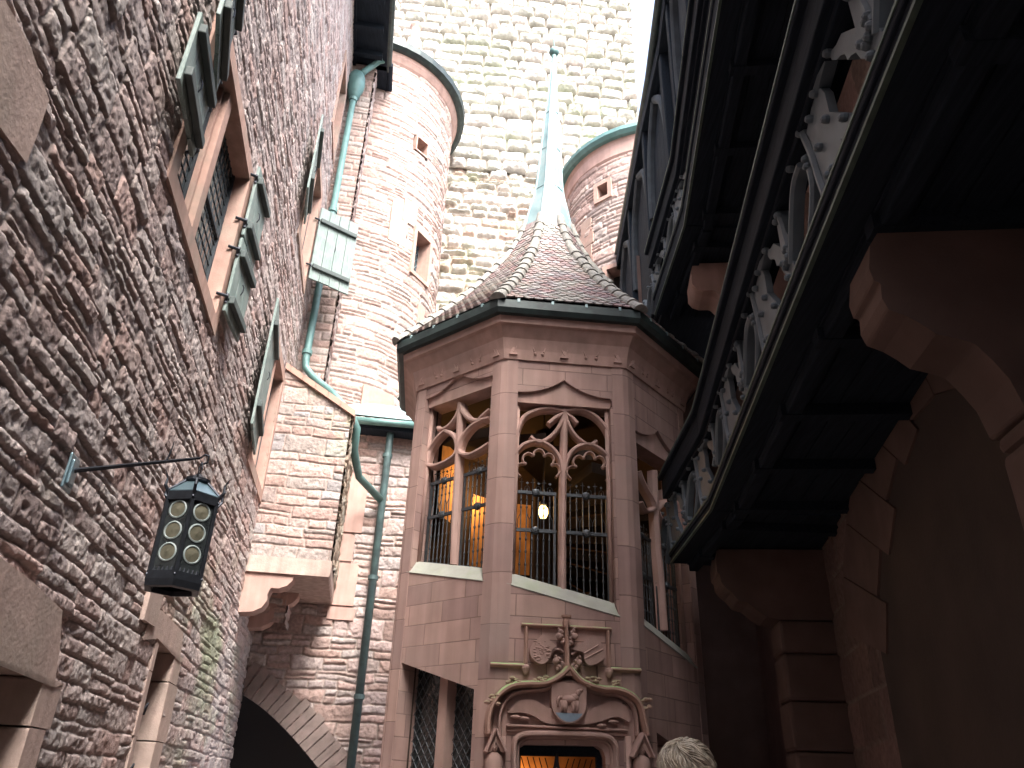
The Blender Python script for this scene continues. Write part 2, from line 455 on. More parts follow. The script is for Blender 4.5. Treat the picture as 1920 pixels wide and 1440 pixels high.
# ---------------------------------------------------------------- left building
lb = thing('courtyard_building', 'tall rubble stone building wall with green shuttered windows along the left', 'building', tuple(LW.P(8, 0)))
W1 = (6.05, 8.5, 6.62, 8.78); W3 = (12.75, 14.55, 6.5, 8.85); W2 = (13.1, 14.9, 11.55, 14.0); W4 = (14.6, 15.7, 16.2, 18.4)
D1 = (4.6, 6.5, 0., 2.2); D2 = (9.6, 10.5, 0., 2.95)
def mosscol(U, Z_, c):
    g_ = fbm(U / .9, Z_ / .6, 77, 4); k = np.clip((g_ - .5) * 4, 0, 1) * np.exp(-((U - 13.2) / 2.9) ** 2) * np.exp(-((Z_ - 3.2) / 1.9) ** 2) * .8
    k = k[..., None]; c = c * (1 - k) + np.array((.24, .285, .19)) * k
    g2 = fbm(U / 1.7, Z_ / 1.4, 78, 3)[..., None]
    c = c * (.86 + .28 * g2)
    gr = np.clip((fbm(U / .5, Z_ / .4, 79, 3) - .5) * 4, 0, 1)[..., None] * .35
    return c * (1 - gr) + np.array((.34, .33, .32)) * gr
VAR[0] = .88
PINK = [tuple(c * 1.03 for c in p) for p in PINK]
us = np.concatenate([np.arange(-3, 2.8, .09), steps(2.8, 17.3, lambda s: max(.0125, .0021 * s))])
zs = np.concatenate([np.arange(0, 1.4, .07), steps(1.4, 20.6, lambda z: .0021 * math.sqrt((z - 1.4) ** 2 + 38))])
relief_wall('rubble_wall', LW, us, zs, dict(seed=3, rowh=(.13, .31), w=(.2, .85), palette=PINK, mortar=(.29, .235, .222), relief=.021, bulge=.004,
            rough=.009, joint=.016, bevel=.010, warp=.042, split=.45, pit=.011, offs=.018, wscale=.8), M['rubble'], lb,
            holes=[W1, W3, W2, W4, D1, D2], colfn=mosscol)
VAR[0] = .84
# the mass of the building behind its face (reveals look into rooms)
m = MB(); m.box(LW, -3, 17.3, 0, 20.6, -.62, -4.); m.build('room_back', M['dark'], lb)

def stone_window(o, lights, parent, fw=.2, prj=.05, dep=.42, sill=True, jl=True, jr=True, glassd=-.17, mull=.24):
    """cut-stone window surround with mullions and leaded glass"""
    u0, u1, z0, z1 = o
    m = MB()
    m.prism(LW, [[(u0 - fw, z0 - fw), (u1 + fw, z0 - fw), (u1 + fw, z1 + fw), (u0 - fw, z1 + fw)], [(u0, z0), (u0, z1), (u1, z1), (u1, z0)]], prj, -dep)
    w = m.build('window', M['frame'], parent, bevel=.02)
    x = u0; n = len(lights); tot = u1 - u0 - mull * (n - 1); edges = []
    for i, l in enumerate(lights):
        edges.append((x, x + tot * l)); x += tot * l + mull
    for i in range(n - 1):
        a = edges[i][1]; m = MB()
        m.prism(Fr(LW.P(0, 0), LW.t, LW.n), [[(a, z0), (a + mull, z0), (a + mull, z1), (a, z1)]], -.08, -.3)
        m.prism(LW, [[(a + .06, z0), (a + mull - .06, z0), (a + mull - .06, z1), (a + .06, z1)]], -.01, -.08)
        m.build('mullion', M['frame'], w, bevel=.03)
    for (a, b) in edges:
        g = MB(); g.box(LW, a - .01, b + .01, z0, z1, glassd, glassd - .02)
        g.build('glass', M['glassdk'], w)
        g = MB(); 
        for zz in np.arange(z0 + .02, z1, .16):
            g.box(LW, a, b, zz, zz + .008, glassd + .01, glassd)
        for uu in np.arange(a + .02, b, .13):
            g.box(LW, uu, uu + .008, z0, z1, glassd + .008, glassd)
        g.box(LW, a, a + .04, z0, z1, glassd + .03, glassd); g.box(LW, b - .04, b, z0, z1, glassd + .03, glassd)
        g.box(LW, a, b, z0 + (z1 - z0) * .5, z0 + (z1 - z0) * .5 + .05, glassd + .03, glassd)
        g.build('lead_cames', M['timbermid'], w)
    return w

def shutter(w, hinge, z0, z1, width, ang, side, off=.08, name='shutter', nb=2):
    """plank shutter leaf turned on its hinge; ang = how far it has swung from closed, degrees; side -1 hinge at near jamb, +1 far jamb"""
    a = R(180 - ang)
    # leaf direction away from hinge
    dirv = LW.t * (side * math.cos(a)) + LW.n * math.sin(a)
    nrm = -LW.t * (side * math.sin(a)) + LW.n * math.cos(a)
    fr = Fr(LW.P(hinge, 0, off), dirv, nrm)
    npk = max(3, round(width / .24)); pw = width / npk
    m = MB()
    for i in range(npk):
        m.box(fr, i * pw + .004, (i + 1) * pw - .004, z0 + random.uniform(-.01, .01), z1 + random.uniform(-.01, .01), .02, -.02)
    s = m.build(name, M['shutter'], w, bevel=.006)
    for k in range(nb):
        b = MB()
        zz = z0 + (z1 - z0) * (.16 if k == 0 else .80)
        b.box(fr, .03, width - .03, zz - .05, zz + .06, .09, .02)
        b.build('batten', M['batten'], s, bevel=.012)
    for k in range(nb):
        h = MB()
        zz = z0 + (z1 - z0) * (.16 if k == 0 else .80)
        h.tube([LW.P(hinge - side * .10, zz, .0), LW.P(hinge - side * .05, zz, off + .02), fr.P(.0, zz, 0), fr.P(.12, zz, .03)], [.02, .02, .028, .012], 6)
        h.tube([fr.P(0, zz - .07, 0), fr.P(0, zz + .07, 0)], .022, 6)
        h.build('hinge', M['iron'], s)
    h = MB(); h.tube([fr.P(width * .5, (z0 + z1) / 2 - .07, .03), fr.P(width * .5, (z0 + z1) / 2 - .02, .05), fr.P(width * .5, (z0 + z1) / 2 + .05, .05), fr.P(width * .5, (z0 + z1) / 2 + .09, .03)], .008, 5)
    h.build('handle', M['iron'], s)
    return s

w1 = stone_window(W1, (.42, .58), lb, mull=.3)
shutter(lb, 6.12, 6.93, 7.80, .98, 177, -1, .10); shutter(lb, 6.12, 7.84, 9.05, .98, 170, -1, .13)
shutter(lb, 8.56, 6.72, 7.85, .78, 175, 1, .11); shutter(lb, 8.56, 7.9, 9.1, .78, 177, 1, .11)
w3 = stone_window(W3, (.5, .5), lb, mull=.2)
shutter(lb, 12.75, 6.5, 8.85, 1.3, 176, -1, .09)
w2 = stone_window(W2, (.5, .5), lb, mull=.2)
shutter(lb, 13.1, 11.75, 13.7, 1.15, 174, -1, .09)
shutter(lb, 14.95, 11.7, 13.75, 1.0, 118, 1, .09)
w4 = stone_window(W4, (1.,), lb)

def stone_door(o, parent, lint, jw, name, dep=.5):
    u0, u1, z0, z1 = o
    m = MB(); m.prism(LW, [[(u0 - jw[0], z1), (u1 + jw[1], z1)] + [LW.px(x, y, .07) for x, y in lint] ], .045, -dep)
    d = m.build(name, M['slab'], parent, bevel=.02)
    z = 0.; k = 0
    while z < z1 - .01:
        h = min(random.uniform(.5, .75), z1 - z); h = z1 - z if z1 - z - h < .25 else h
        wv = 1.0 if k % 2 else .8
        j = MB(); j.prism(LW, [[(u1, z + .006), (u1 + jw[1] * wv, z + .006), (u1 + jw[1] * wv, z + h - .006), (u1, z + h - .006)]], .038, -dep); j.build('jamb_stone', M['slab'], d, bevel=.02)
        j = MB(); j.prism(LW, [[(u0 - jw[0] * wv, z + .006), (u0, z + .006), (u0, z + h - .006), (u0 - jw[0] * wv, z + h - .006)]], .035, -dep); j.build('jamb_stone', M['slab'], d, bevel=.02)
        z += h; k += 1
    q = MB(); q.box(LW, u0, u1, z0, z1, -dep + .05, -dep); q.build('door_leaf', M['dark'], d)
    return d
stone_door(D1, lb, [(108, 1290), (118, 1225), (124, 1145), (70, 1092), (0, 1038), (-90, 985)], (.5, .42), 'doorway')
sd = stone_door(D2, lb, [(341, 1242), (348, 1186), (308, 1145), (291, 1141), (273, 1200)], (.16, .55), 'narrow_doorway')
g = MB()
for i in range(3): g.tube([LW.P(9.72 + i * .27, 1.2, -.2), LW.P(9.72 + i * .27, 2.95, -.2)], .014, 6)
for zz in (1.5, 1.9, 2.3, 2.7): g.tube([LW.P(9.6, zz, -.2), LW.P(10.5, zz, -.2)], .012, 6)
for zz in (1.55, 2.15): g.tube([LW.P(9.6, zz, -.2), LW.P(9.66, zz + .1, 0.02), LW.P(9.75, zz + .16, .03), LW.P(9.8, zz + .05, .0)], .012, 6)
g.build('iron_bars', M['iron'], sd)
s = MB()
s.prism(LW, [[LW.px(x, y, .08) for x, y in ((-60, 160), (0, 222), (62, 308), (84, 250), (104, 190), (70, 90), (22, 0), (-60, -80))]], .045, -.1)
s.build('large_facing_stone', M['slab'], lb, bevel=.02)
s = MB(); s.prism(LW, [[(8.6, 3.0), (9.15, 3.02), (9.14, 3.42), (8.62, 3.4)]], .07, -.1)
s.build('facing_stone', M['slab'], lb, bevel=.02)

# eaves: boarded soffit with timber brackets and a gutter
m = MB()
m.box(LW, -3, 16.35, 20.3, 20.45, .98, -.3)
for u in np.arange(0.4, 16.3, .9): m.box(LW, u, u + .16, 20.12, 20.3, .85, 0)
m.box(LW, -3, 16.35, 20.2, 20.32, .1, 0)
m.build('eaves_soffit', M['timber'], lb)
m = MB(); m.tube([LW.P(-3, 20.42, 1.0), LW.P(16.4, 20.42, 1.0)], .12, 10); m.build('gutter', M['copperdk'], lb)
m = MB(); m.add([LW.P(-3, 20.5, 1.05), LW.P(16.4, 20.5, 1.05), LW.P(16.4, 24.5, -3), LW.P(-3, 24.5, -3)], [(0, 1, 2, 3)]); m.build('roof_slope', M['ridge'], lb)
# end return of the building (narrow strip facing the viewer)
A1 = across(16.3)
relief_wall('return_wall', A1, np.arange(-2.5, -1.62, .02), steps(4.4, 20.4, lambda z: .025), dict(seed=12, rowh=(.17, .26), w=(.3, .7), palette=SALMON, mortar=(.36, .29, .26),
            relief=.02, bulge=.012, rough=.008, joint=.016, bevel=.02, warp=.012, split=.15), M['rubble'], lb)
SD = Fr(A1.P(-1.64, 0), TW, NW)
relief_wall('return_side', SD, np.arange(0, 2.8, .03), steps(4.4, 20.4, lambda z: .03), dict(seed=13, rowh=(.17, .26), w=(.3, .7), palette=PINK, mortar=(.33, .27, .24),
            relief=.03, bulge=.02, rough=.01, joint=.02, bevel=.02, warp=.02, split=.15), M['rubble'], lb)
m = MB(); m.box(A1, -2.5, -1.3, 20.3, 20.45, .1, -2.8); m.tube([A1.P(-1.25, 20.42, .1), A1.P(-1.2, 20.42, -2.6)], .11, 10); m.build('return_eaves', M['timber'], lb)

# ---------------------------------------------------------------- projecting block on corbels
AB = across(14.75)
blk = thing('projecting_wall_block', 'corbelled block of coursed pink stone jutting out with a sloping green coping', 'wall projection', tuple(AB.P(-1.5, 5)))
def topz(u): return 8.34 + (-.82 - u) * .60
def blkcol(U, Z_, c):
    k = np.clip((fbm(U / .5, Z_ / .5, 91, 3) - .35) * 4, 0, 1) * np.clip(1 - (topz(U) - Z_) / 1.5, 0, 1) * np.clip((U + 2.1) / .9, 0, 1) * .75
    k = k[..., None]; return c * (1 - k) + np.array((.27, .29, .17)) * k
BK = dict(seed=21, rowh=(.16, .42), w=(.2, .85), palette=SALMON + [(.29, .27, .27)], mortar=(.30, .24, .215), relief=.018, bulge=.010, rough=.010, joint=.014, bevel=.018, warp=.035, split=.4, pit=.008, wscale=.4)
relief_wall('front_masonry', AB, np.arange(-2.45, -.80, .0125), steps(5.3, 9.5, lambda z: .014), BK, M['rubble'], blk, cut=lambda U, Z_: Z_ < topz(U), colfn=blkcol)
SB = Fr(AB.P(-.82, 0), TW, NW)
BK2 = dict(BK); BK2.update(seed=22, relief=.035, bulge=.03, rough=.02)
relief_wall('side_masonry', SB, np.arange(0, 2.5, .02), steps(5.3, 8.35, lambda z: .02), BK2, M['rubble'], blk, colfn=lambda U, Z_, c: c * .7 + np.array((.27, .29, .17)) * .3)
m = MB(); m.prism(AB, [[(-2.45, 5.0), (-.80, 5.0), (-.78, 5.06), (-.78, 5.3), (-2.45, 5.3)]], .05, -2.45); m.build('bearing_slab', M['slab'], blk, bevel=.02)
cp = MB()
n = 6
for i in range(n):
    u0 = -2.45 + i * 1.68 / n; u1 = u0 + 1.68 / n + (.03 if i == n - 1 else -.008)
    cp.prism(AB, [[(u0, topz(u0) - .01), (u1, topz(u1) - .01), (u1, topz(u1) + .13), (u0, topz(u0) + .13)]], .09, -.35)
cp.build('sloping_coping', M['mossy'], blk, bevel=.015)
m = MB(); m.prism(AB, [[(-2.4, 8.3), (-.84, 8.3), (-2.4, 9.2)]], -.3, -2.4); m.prism(AB, [[(-2.4, 5.3), (-.85, 5.3), (-.85, 8.3), (-2.4, 8.3)]], -.06, -2.44); m.build('core', M['slab'], blk)
for dd in (0.02, -1.5):
    c = MB()
    prof = [(-2.4, 5.0), (-1.42, 5.0), (-1.44, 4.9)] + arc(-1.62, 4.92, .2, -20, -95, 6) + [(-1.80, 4.70)] + arc(-1.98, 4.52, .2, 30, -90, 8) + [(-2.4, 4.22)]
    prof = [(-2.4, 5.0), (-1.42, 5.0), (-1.44, 4.9), (-1.52, 4.80), (-1.66, 4.74), (-1.80, 4.74), (-1.84, 4.62), (-1.83, 4.50), (-1.90, 4.38), (-2.05, 4.30), (-2.4, 4.26)]
    c.prism(AB, [prof], dd - .02, dd - .42)
    c.build('corbel', M['sand'], blk, bevel=.02)

# ---------------------------------------------------------------- lower wall with an arch
AL = across(17.2)
lw = thing('arched_wall', 'rough coursed stone wall with a dark arch at its foot behind the downpipe', 'wall', tuple(AL.P(-.5, 0)))
def archz(u): return 3.28 - .513 * (np.maximum(u + 2.6, 0)) ** 1.42
BL = dict(seed=31, rowh=(.15, .42), w=(.22, .85), palette=PINK + SALMON, mortar=(.31, .255, .23), relief=.026, bulge=.014, rough=.014, joint=.018, bevel=.02, warp=.05, split=.4, pit=.01)
relief_wall('rough_masonry', AL, np.arange(-3.2, 2.2, .018), steps(0, 9.7, lambda z: .018), BL, M['rubble'], lw, cut=lambda U, Z_: Z_ > archz(U) - .0)
v = MB()
u = -2.6
pts = [(uu, archz(np.array(uu))) for uu in np.arange(-2.6, .25, .02)]
acc = 0.; last = 0
i = 0
while i < len(pts) - 1:
    j = i; L_ = 0.; tgt = random.uniform(.13, .22)
    while j < len(pts) - 1 and L_ < tgt:
        L_ += math.hypot(pts[j + 1][0] - pts[j][0], pts[j + 1][1] - pts[j][1]); j += 1
    p, q = np.array(pts[i], float), np.array(pts[j], float); t_ = (q - p) / max(np.linalg.norm(q - p), 1e-6); nn = np.array([-t_[1], t_[0]])
    if nn[1] < 0: nn = -nn
    nn = nn + np.array([.05, 0]); hh = random.uniform(.5, .62)
    a = p + t_ * .008; b = q - t_ * .008
    v.prism(AL, [[tuple(a - nn * .02), tuple(b - nn * .02), tuple(b + nn * hh + t_ * .0), tuple(a + nn * hh)]], .07 + random.uniform(-.012, .012), -.5)
    i = j
v.build('arch_voussoirs', M['vous'], lw, bevel=.015)
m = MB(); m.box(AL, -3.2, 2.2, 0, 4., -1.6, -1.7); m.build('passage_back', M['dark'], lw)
m = MB(); m.box(AL, -3.2, 2.2, 3.4, 9.6, -.1, -.5); m.build('wall_core', M['slab'], lw)
for (a, b, z0, z1) in ((-.86, -.36, 6.6, 8.0), (-.86, -.5, 5.95, 6.55), (-.86, -.34, 5.0, 5.9), (-.86, -.30, 4.7, 4.96)):
    q = MB(); q.prism(AL, [[(a, z0), (b, z0), (b + .02, z1 - .05), (b - .06, z1), (a, z1)]], .065, -.1)
    q.build('dressed_stone', M['sand'], lw, bevel=.02)
# lean-to roof between block and stair tower
rf = thing('small_lean_to_roof', 'small tiled lean-to roof with lead flashing beside the stair tower', 'roof', tuple(AL.P(0, 9.2)))
m = MB(); P_ = [(.55, 9.05), (.55, 9.2), (-.6, 9.75), (-.6, 9.55)]
for i in range(16):
    uu = -1.0 + i * .11
    m.cube(AL.P(uu, 9.27 + .01 * (i % 2), .36), .105, .3, .02, AL.t, AL.n * .86 + np.array([0, 0, -.5]), AL.n * .5 + np.array([0, 0, .86]))
m.build('clay_tiles', M['ridge'], rf)
m = MB(); m.cube(AL.P(-.1, 9.62, .1), 1.9, .62, .015, AL.t, AL.n * .6 + np.array([0, 0, -.8]), AL.n * .8 + np.array([0, 0, .6])); m.build('lead_flashing', M['lead'], rf)
m = MB(); m.box(AL, -1.0, .75, 8.98, 9.14, .45, 0.); m.build('eaves_board', M['timber'], rf)
m = MB(); m.tube([AL.P(-1.0, 9.1, .55), AL.P(.72, 9.14, .55)], .085, 12); m.build('gutter', M['copper'], rf, smooth=True)

def pipe(name, label, pts, r, collars, grp='copper downpipes', mt='copper'):
    o = thing(name, label, 'downpipe', tuple(pts[-1]), grp)
    m = MB(); m.tube(pts, r, 14); m.build('pipe', M[mt], o, smooth=True)
    for (p, ax, rr, hh) in collars:
        c = MB(); c.tube([np.array(p) - np.array(ax) * hh, np.array(p) - np.array(ax) * hh * .9, np.array(p) + np.array(ax) * hh * .9, np.array(p) + np.array(ax) * hh], [r, rr, rr, r], 14)
        c.build('collar', M[mt], o, smooth=False)
    return o
PU = across(16.05)
up = np.array([0, 0, 1.])
pp = [PU.P(-2.08, 19.0), PU.P(-2.08, 10.2), PU.P(-2.05, 10.0), PU.P(-1.85, 9.78)]
pp += [across(15.4).P(-1.30, 9.1), across(15.2).P(-.85, 8.55), across(15.4).P(-.70, 8.35), across(15.6).P(-.70, 7.9), across(16.3).P(-.55, 7.6), across(17.0).P(-.02, 7.35)]
dp = pipe('roof_downpipe', 'long turquoise downpipe running down the corner of the left building from its eaves', pp, .085, [(PU.P(-2.08, z), up, .115, .06) for z in (10.4, 14.6, 18.6)])
h = MB(); h.lathe(PU.P(-2.08, 18.9), [(.09, -.25), (.17, -.15), (.19, 0), (.24, .1), (.26, .35), (.24, .55), (.19, .7), (.10, .8)], 16)
h.build('rainwater_head', M['copper'], dp, smooth=True)
h = MB(); h.tube([PU.P(-2.05, 19.5), PU.P(-1.9, 19.8), PU.P(-1.55, 20.3), PU.P(-1.4, 20.38)], [.09, .09, .085, .085], 12)
h.tube([PU.P(-1.7, 20.05, .1), PU.P(-1.45, 20.35, .1)], .04, 6)
h.build('outlet_elbow', M['copper'], dp, smooth=True)
PL = across(17.03)
pipe('courtyard_downpipe', 'dark turquoise downpipe standing against the rough wall left of the stair tower', [PL.P(.02, 9.05, .12), PL.P(.02, 8.6, .02), PL.P(.0, 1.)], .085,
     [(PL.P(0.01, z), up, .11, .05) for z in (8.45, 5.6, 3.2, 1.6)], mt='copperlow')
# ================================================================ round stair turrets and the keep
def cylfr(c, r, adeg):
    a = R(adeg); n = np.array([math.sin(a), -math.cos(a), 0]); t = np.array([math.cos(a), math.sin(a), 0])
    return Fr(np.array([c[0], c[1], 0]) + n * r, t, n)
def turret_window(parent, c, r, adeg, z0, z1, w, fw=.16, name='window', lat=False):
    fr = cylfr(c, r, adeg); m = MB()
    m.prism(fr, [[(-w / 2 - fw, z0 - fw), (w / 2 + fw, z0 - fw), (w / 2 + fw, z1 + fw), (-w / 2 - fw, z1 + fw)], [(-w / 2, z0), (-w / 2, z1), (w / 2, z1), (w / 2, z0)]], .07, -.5)
    o = m.build(name, M['frame'], parent, bevel=.015)
    g = MB(); g.box(fr, -w / 2, w / 2, z0, z1, -.36, -.4); g.build('pane', M['glassdk'] if lat else M['dark'], o)
    if lat:
        g = MB()
        for i in range(-12, 13):
            for s_ in (1, -1):
                pts = []
                for k in range(40):
                    u = -w / 2 + w * k / 39; z = (z0 + z1) / 2 + i * .22 + s_ * u * 1.5
                    if z0 < z < z1: pts.append(fr.P(u, z, -.35))
                if len(pts) > 2: g.tube([pts[0], pts[-1]], .008, 4, False)
        g.build('lead_lattice', M['ironblue'], o)
    return (a_ := R(adeg)) * r, o

CL = (-5.1, 19.2); CR = (4.07, 18.24)
tl = thing('round_turret', 'round salmon stone turret with dark copper gutter rim at the left of the great tower', 'tower', (CL[0], CL[1], 0))
BT = dict(rowh=(.15, .36), w=(.22, 1.05), palette=SALMON + [(.44, .35, .31)], mortar=(.34, .275, .25), relief=.028, bulge=.012, rough=.012, joint=.018, bevel=.02, warp=.045, split=.4, pit=.008, wscale=.6)
def hole(adeg, r, w, z0, z1, f_=.1): return (R(adeg) * r - w / 2 - f_, R(adeg) * r + w / 2 + f_, z0 - f_, z1 + f_)
def mossr(U, Z_, c):
    k = np.clip((fbm(U / .8, Z_ / .8, 55, 3) - .45) * 4, 0, 1) * np.clip((U / 2.7 - 1.0) * 2.5, 0, 1) * np.clip((16 - Z_) / 4, 0, 1) * .55
    k = k[..., None]; return c * (1 - k) + np.array((.31, .33, .25)) * k
relief_wall('masonry', None, np.arange(-.7, 6.6, .024), steps(7.5, 21.75, lambda z: .027), dict(BT, seed=41), M['rubble'], tl,
            holes=[hole(50, 2.7, .42, 18.62, 19.1), hole(60.5, 2.7, .66, 14.35, 15.75)], cyl=(CL[0], CL[1], 2.7), colfn=mossr)
turret_window(tl, CL, 2.7, 50, 18.62, 19.1, .42, .05)
turret_window(tl, CL, 2.7, 60.5, 14.35, 15.75, .66, .12, lat=True)
for (a, z0, z1, w) in ((40, 14.9, 16.3, .55), (47, 15.8, 16.6, .5), (66, 12.4, 13.5, .35), (41, 9.7, 10.35, .9)):
    q = MB(); q.prism(cylfr(CL, 2.7, a), [[(-w / 2, z0), (w / 2, z0), (w / 2, z1), (-w / 2, z1)]], .05, -.2)
    q.build('dressed_stone', M['frame'], tl, bevel=.02)
m = MB(); m.lathe((CL[0], CL[1], 0), [(2.69, 21.55), (2.78, 21.65), (2.86, 21.8), (2.9, 21.95)], 64); m.build('cornice', M['sand'], tl)
m = MB(); m.lathe((CL[0], CL[1], 0), [(2.88, 21.93), (3.0, 21.93), (3.12, 22.0), (3.14, 22.22), (3.06, 22.24), (3.0, 22.05)], 40); m.build('gutter', M['copperdk'], tl)
m = MB(); m.lathe((CL[0], CL[1], 0), [(3.02, 22.1), (.05, 25.8)], 40); m.build('cone_roof', M['ridge'], tl)
_r = ray(781, 48); _q = EYE + _r * (18.6 / _r[1])
m = MB(); m.lathe((_q[0], _q[1], _q[2]), [(.17, -1.6), (.17, -.25), (.22, -.12), (.22, -.02), (.12, -.02), (.1, -.3)], 18); m.build('chimney_pot', M['frame'], tl)

tr = thing('round_turret', 'round pink stone turret with green copper gutter rim to the right of the slender spire', 'tower', (CR[0], CR[1], 0))
relief_wall('masonry', None, np.arange(-4.4, 1.0, .024), steps(6, 17.8, lambda z: .027), dict(BT, seed=42), M['rubble'], tr,
            holes=[hole(-42, 2.6, .34, 16.1, 16.55), hole(-34, 2.6, .6, 12.6, 13.6)], cyl=(CR[0], CR[1], 2.6))
turret_window(tr, CR, 2.6, -42, 16.1, 16.55, .34, .12)
turret_window(tr, CR, 2.6, -34, 12.6, 13.6, .6, .12)
for i in range(8):
    w = .42 if i % 2 else .56
    q = MB(); q.prism(cylfr(CR, 2.6, -56), [[(-w / 2, 12 + i * .46), (w / 2, 12 + i * .46), (w / 2, 12.44 + i * .46), (-w / 2, 12.44 + i * .46)]], .045, -.2)
    q.build('dressed_stone', M['frame'], tr, bevel=.02)
m = MB(); m.lathe((CR[0], CR[1], 0), [(2.59, 17.3), (2.66, 17.4), (2.68, 17.75), (2.74, 17.95)], 64); m.build('cornice', M['sand'], tr)
m = MB(); m.lathe((CR[0], CR[1], 0), [(2.72, 17.9), (2.84, 17.9), (2.93, 18.0), (2.93, 18.13), (2.86, 18.14), (2.8, 18.0)], 40); m.build('gutter', M['copper'], tr)
m = MB(); m.lathe((CR[0], CR[1], 0), [(2.85, 18.02), (.05, 21.5)], 40); m.build('cone_roof', M['ridge'], tr)

ka = R(5.); KF = Fr((.5, 21.3, 0), (math.cos(ka), math.sin(ka)), (math.sin(ka), -math.cos(ka)))
kp = thing('great_tower', 'huge pale keep wall of bossed square stones rising behind the spire', 'tower', tuple(KF.P(-1, 0)))
KU = np.arange(-9.5, 4.02, .034)
BB = dict(seed=51, rowh=(.50, .60), w=(.55, 1.15), palette=BEIGE, mortar=(.24, .21, .18), relief=.05, bulge=.20, rough=.035, joint=.022, bevel=.06, warp=.008, split=0., pit=.012, offs=.02)
def kcol(U, Z_, c):
    k = np.clip((fbm(U / 1.1, Z_ / .7, 61, 4) - .5) * 4, 0, 1) * .8 * np.clip((32 - Z_) / 8, .35, 1)
    k = k[..., None]; c = c * (1 - k) + np.array((.30, .33, .24)) * k
    return c
relief_wall('bossed_masonry', KF, KU, steps(21.4, 40., lambda z: .034), BB, M['keep'], kp, colfn=kcol)
relief_wall('rough_masonry', KF, KU, steps(6.5, 21.42, lambda z: .034), dict(seed=53, rowh=(.24, .5), w=(.35, 1.05), palette=BEIGE + [(.40, .30, .26), (.43, .33, .28)], mortar=(.40, .34, .29),
            relief=.05, bulge=.10, rough=.045, joint=.04, bevel=.05, warp=.05, split=.3, pit=.02, offs=.10), M['keep'], kp, colfn=kcol)
m = MB(); m.box(KF, -9.5, 4.02, 0, 40, -.2, -7); m.build('tower_core', M['slab'], kp)
# ================================================================ octagonal stair tower
st = thing('stair_tower', 'octagonal red sandstone stair tower with traceried windows and a tall lead spire', 'tower', (TC[0], TC[1], 0))
HU = .965 * math.tan(0) + TAP * math.tan(R(22.5))
PIL = .20
def oct_pts(ap, z, k0=0):
    r = ap / math.cos(R(22.5))
    return [np.array([TC[0] + r * math.sin(TPHI + R(22.5 + 45 * k)), TC[1] - r * math.cos(TPHI + R(22.5 + 45 * k)), z]) for k in range(8)]
def oct_ring(prof, name, mt, parent, bevel=0, close=True):
    m = MB(); V = []; F = []
    for (ap, z) in prof: V += oct_pts(ap, z)
    L_ = len(prof)
    for i in range(L_ - (0 if close else 1)):
        for k in range(8):
            a = i * 8 + k; b = i * 8 + (k + 1) % 8; i2 = (i + 1) % L_
            F.append((a, b, i2 * 8 + (k + 1) % 8, i2 * 8 + k))
    m.add(V, F); return m.build(name, mt, parent, bevel=bevel)

FK = {k: tface(k) for k in range(-3, 5)}
WOP = {0: (-.69, .655, 4.02, 3.71, 6.50), -1: (-.69, .665, 4.38, 4.09, 6.82), 1: (-.665, .665, 3.63, 3.31, 6.10)}   # u0,u1,sill left,sill right,head
def ogee(u0, u1, zb, rise, k=14):
    """flat-shouldered hollow with an ogee tip"""
    um = (u0 + u1) / 2 - .0; hw = (u1 - u0) / 2
    L_ = [(u0 - .03, zb), (u0 - .035, zb + .09), (u0 + .0, zb + .14)]
    mid = [(um - hw * (1 - i / k), zb + .14 + rise * ((i / k) ** 2.2)) for i in range(1, k)]
    mir = [(2 * um - u, z) for u, z in reversed(L_ + mid)]
    return L_ + mid + [(um, zb + .14 + rise * 1.02)] + mir
LOWW = {-1: (-.74, .63, 3.05, 2.66, .6), 1: (-.50, .62, 2.28, 1.98, .6)}
DOOR = (-.56, .47, 2.08)
for k in (-3, -2, 2, 3, 4):
    m = MB(); m.prism(FK[k], [[(-HU, 0), (HU, 0), (HU, 7.25), (-HU, 7.25)]], 0, -.3); m.build('wall', M['ashlar'], st)
NICHE = (-.50, .46, 2.5, 3.38)
